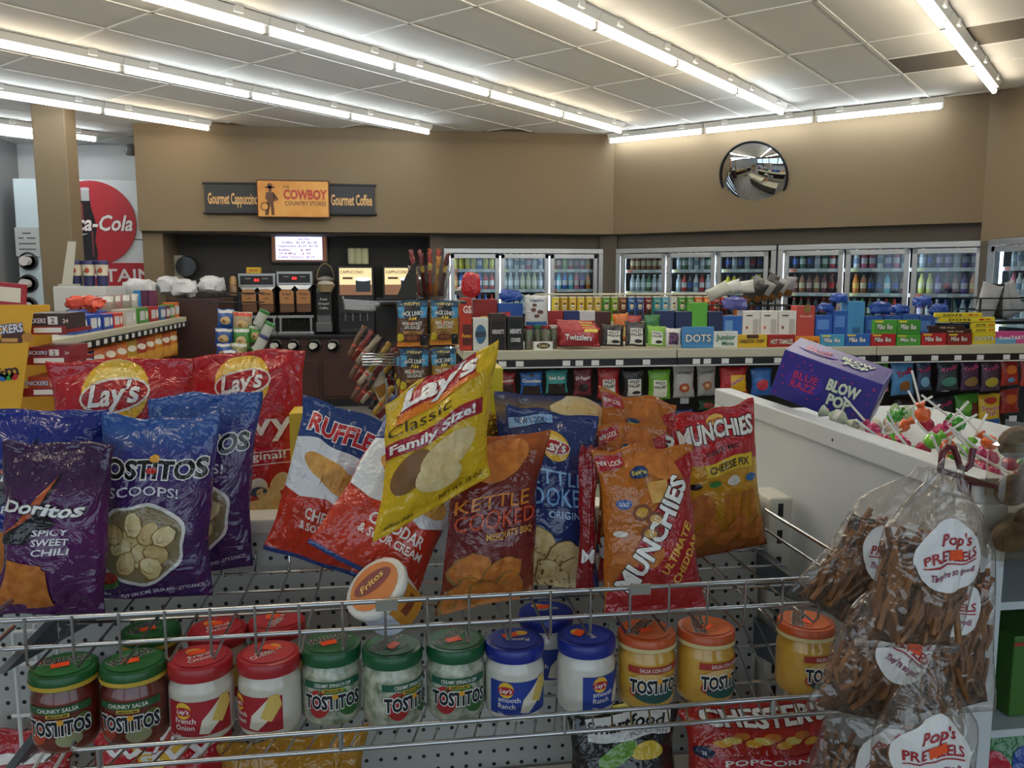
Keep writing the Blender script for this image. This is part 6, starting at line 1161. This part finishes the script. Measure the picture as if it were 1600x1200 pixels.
# candy on the bin deck
ZB = 1.301
t = thing('lollipop_carton', 'purple-blue lollipop carton tipped over the end panel', 'carton', mw=Matrix.Translation((.876, 1.6, 1.345)) @ Matrix.Rotation(math.radians(-38), 4, 'Z') @ Matrix.Rotation(math.radians(18), 4, 'Y') @ Matrix.Rotation(math.radians(8), 4, 'X'))
BX, BY, BZ = .195, .13, .1; PU = PM('3b3894', .3)
G().b2((-BX / 2, -BY / 2, 0), (BX / 2, BY / 2, BZ), PU).build('carton', t, bev=.002)
pk, wh = PM('c83a7a', .3), PM('e2ecd8', .3)
def logo(pr, x, y, s_):
    pr.ell(x - s_ * .9, y, s_ * .85, s_ * .55, PM('4a3aa8', .3), 1).text('BLUE', x - s_ * .9, y + s_ * .05, s_ * .35, pk, w=s_ * 1.1, bold=.03, edge=PM('1c1c5a'), ew=.05).text('RAZZ', x - s_ * .9, y - s_ * .38, s_ * .35, pk, w=s_ * 1.1, bold=.03, edge=PM('1c1c5a'), ew=.05)
    pr.text('BLOW', x + s_ * .75, y + s_ * .08, s_ * .5, wh, w=s_ * 1.4, bold=.07, edge=PM('2a4a6a'), ew=.06).text('POP', x + s_ * .75, y - s_ * .55, s_ * .5, wh, w=s_ * 1.0, bold=.07, edge=PM('2a4a6a'), ew=.06)
    rnd = random.Random(5)
    for k in range(24): pr.ell(x + rnd.uniform(-2, 2) * s_, y + rnd.uniform(-1, 1) * s_, s_ * .06, s_ * .03, pk, 1, rnd.random() * 3, 6)
pr = Print(); logo(pr, 0, 0, .047); pr.build('top_print', t, flat((0, 0, BZ), (1, 0, 0), (0, 1, 0)))
pr = Print(); logo(pr, 0, BZ / 2, .045); pr.build('front_print', t, FRONT(-BY / 2)); pr = Print(); logo(pr, 0, BZ / 2, .03); pr.rect(-.05, .01, -.03, .05, PM('d8d8d8'), 2).build('end_print', t, flat((BX / 2, 0, 0), (0, 1, 0), (0, 0, 1)))
rnd = random.Random(11)
WRP = {'pink': 'c8326a', 'lime': '6ab82a', 'crimson': 'b01c40', 'green': '3f9a2e', 'orange': 'e0622a'}
ST = mat('lollipop_stick', 'e6e4de', .5)
spots = [(.80 + .03 * (k % 6) + rnd.uniform(-.008, .008), 1.0 + .042 * (k // 3) + rnd.uniform(-.015, .015)) for k in range(30)]
names = list(WRP)
for k, (x, y) in enumerate(spots):
    c = names[(k * 3 + k // 5) % 5]
    t = thing('lollipop', '%s wrapped lollipop in the heap, %s behind the hook' % (c, (ORD + ['ninth', 'tenth', 'eleventh', 'twelfth', 'thirteenth', 'fourteenth', 'fifteenth'])[k // 2] + (' near the panel' if k % 2 else ' away from the panel')), 'lollipop', group='lollipops heaped on the bin',
              mw=Matrix.Translation((x, y, ZB + .013 + .012 * (k % 3))) @ Matrix.Rotation(rnd.uniform(-1.2, 1.3), 4, 'Y') @ Matrix.Rotation(rnd.uniform(-.9, .9), 4, 'X'))
    G().lathe([(0, -.013), (.009, -.01), (.0125, 0), (.011, .008), (.005, .012), (.008, .02), (.004, .018)], FM(WRP[c]), 12).build('wrapped_head', t)
    G().cyl((0, 0, .01), (0, 0, .075), .0021, ST, 6).build('stick', t)
for k, (x, y, c, lb) in enumerate(((.86, 1.42, 'd8cfc0', 'cream twist-wrapped candy beside the lollipop carton'), (.92, 1.42, 'd8c4a8', 'tan twist-wrapped candy under the clear wrapper'), (.82, 1.44, 'c8d0b8', 'pale green twist-wrapped candy'), (.97, 1.45, 'b8d0a0', 'green-white twist-wrapped candy against the carton'), (1.0, 1.38, 'e06a3a', 'orange twist-wrapped candy at the panel edge'))):
    t = thing('wrapped_candy', lb, 'candy', (x, y, ZB + .018), k, 'loose wrapped candies')
    G().lathe([(.012, -.032), (.004, -.018), (.014, -.008), (.015, .008), (.004, .018), (.013, .034)], FM(c), 12, (0, 0, 0), (1, .2, .3)).build('wrapper', t); G().lathe([(.0155, -.005), (.0157, 0), (.0155, .005)], FM('e8e4dc'), 12, (0, 0, 0), (1, .2, .3)).build('printed_band', t)
# things on the far side of the end panel
t = thing('clear_clamshell', 'clear plastic clamshell of brown cookies hanging past the end panel', 'package', at(1592, 880, .9))
CS = thin('clamshell_plastic', 'f2efe8', .07, .06)
G().grid(lambda u, v: ((u - .3) * .12 + .012 * v, -.02 + .02 * abs(u - .5), v * .155), 6, 8, CS).build('front_shell', t); G().b2((-.036, .0, 0), (.09, .03, .15), CS).build('rear_shell', t, bev=.01)
for k in range(7): G().lathe([(.02, -.006), (.023, 0), (.02, .006)], mat('cookie_brown', '5a4430', .6, noise_col='8a7a60', nscale=40), 14, (-.005 + .03 * (k % 3), .013, .03 + .02 * k), (.2, 1, .3)).build('cookie', t)
G().b2((-.01, -.018, .08), (.03, -.016, .095), PM('f0602a')).build('price_sticker', t)
t = thing('green_snack_box', 'green and black snack box on the bin shelf', 'box', (at(1590, 1060, 1.09).x, 1.09, .931)); G().b2((-.01, 0, 0), (.16, .1, .13), PM('3a6a1e')).build('carton', t, bev=.003); Print().rect(.02, .02, .1, .09, PM('1c1c1c')).rect(-.01, .115, .16, .12, PM('b0202a')).build('printed_front', t, FRONT(0))
t = thing('toy_pack', 'multicoloured toy candy pack on the low bin shelf', 'package', (at(1580, 1180, 1.09).x, 1.11, .734)); b, fn, xs, ys, cl_ = bag_mesh('pouch', .15, .17, .05, FM('3a7a4a'), 3.3, 10, 12, 1, .05, t)
Print().ell(-.03, .11, .03, .03, FM('b82a3a'), 2).ell(.03, .12, .03, .025, FM('2a4aa0'), 2).ell(.02, .06, .03, .02, FM('e0b82a'), 3).ell(-.03, .05, .025, .02, FM('3a9a3a'), 2).build('printed_front', t, fn, xs, ys)
# ================================================================ SETTLING: packs that still touch are eased apart
from mathutils.bvhtree import BVHTree
bpy.context.view_layer.update()
def family(o):
    r = [o]
    for c in o.children: r += family(c)
    return r
def solid(o, off=Vector()):
    vs, fs = [], []
    for p in family(o):
        if p.type != 'MESH': continue
        b = len(vs); Mp = p.matrix_world; vs += [Mp @ v.co + off for v in p.data.vertices]; fs += [[b + i for i in q.vertices] for q in p.data.polygons]
    lo = [min(v[k] for v in vs) for k in range(3)]; hi = [max(v[k] for v in vs) for k in range(3)]
    return BVHTree.FromPolygons(vs, fs), lo, hi, vs, fs
def tops(*pre): return [o for o in bpy.data.objects if o.parent is None and o.get('category') and o.name.split('.')[0] in pre]
def settle(moving, fixed, d, step=.004, most=.3, key=None):
    d = Vector(d); done = [solid(o) for o in fixed]
    for o in sorted(moving, key=key or (lambda o: o.matrix_world.translation.y)):
        t, lo, hi, vs, fs = solid(o); n = 0
        while n * step <= most:
            off = d * step * n; box = [(lo[k] + off[k], hi[k] + off[k]) for k in range(3)]
            near = [s for s in done if all(box[k][0] < s[2][k] and box[k][1] > s[1][k] for k in range(3))]
            if not near: break
            t = BVHTree.FromPolygons([v + off for v in vs], fs)
            if not any(t.overlap(s[0]) for s in near): break
            n += 1
        if n: o.matrix_world = Matrix.Translation(d * step * n) @ o.matrix_world
        done.append(solid(o) if not n else (BVHTree.FromPolygons([v + d * step * n for v in vs], fs), [lo[k] + d[k] * step * n for k in range(3)], [hi[k] + d[k] * step * n for k in range(3)], vs, fs))
zkey = lambda o: o.matrix_world.translation.z
settle(tops('jerky_stick', 'jerky_pack', 'jerky_pouch'), tops('jerky_rack'), (0, 1, 0), .004, .5)
settle(tops('nut_pouch', 'snack_tub'), tops('nut_rack'), (0, -1, 0), .004, .5, lambda o: -o.matrix_world.translation.y)
settle(tops('meat_stick'), tops('jerky_jar'), (0, 0, 1), .003, .08)
settle(tops('candy_bag'), [], (0, -1, 0), .003, .1)
settle(tops('candy_pouch', 'liquorice_pouch'), [], (0, 1, 0), .003, .15)
settle(tops('candy_wrapper_pile', 'purple_candy_bag'), tops('stock_carton', 'candy_pouch'), (0, 0, 1), .003, .15, zkey)
settle(tops('snack_carton'), tops('bar_carton'), (-1, 0, 0), .004, .3)
settle(tops('candy_heap_bag'), tops('bar_carton', 'clear_candy_bag'), (0, 0, 1), .004, .3, zkey)
settle(tops('plastic_sack'), tops('service_counter'), (0, .7, .1), .004, .4)
settle(tops('pastry_basket'), tops('coffee_grinder'), (0, 0, 1), .004, .2, zkey)
settle(tops('dip_jar'), [], (0, 1, 0), .002, .03)
settle(tops('lollipop', 'wrapped_candy'), tops('lollipop_carton', 'candy_bin', 'end_panel'), (0, 0, 1), .002, .1, zkey)
settle(tops('dip_tub'), tops('snack_gondola', 'dip_jar'), (0, .3, 1), .002, .08)
settle(tops('rack_chip_bag'), tops('chip_rack'), (0, 0, 1), .004, .1)
settle(tops('snack_mix_bag'), tops('kettle_chip_bag'), (0, 0, 1), .003, .03)
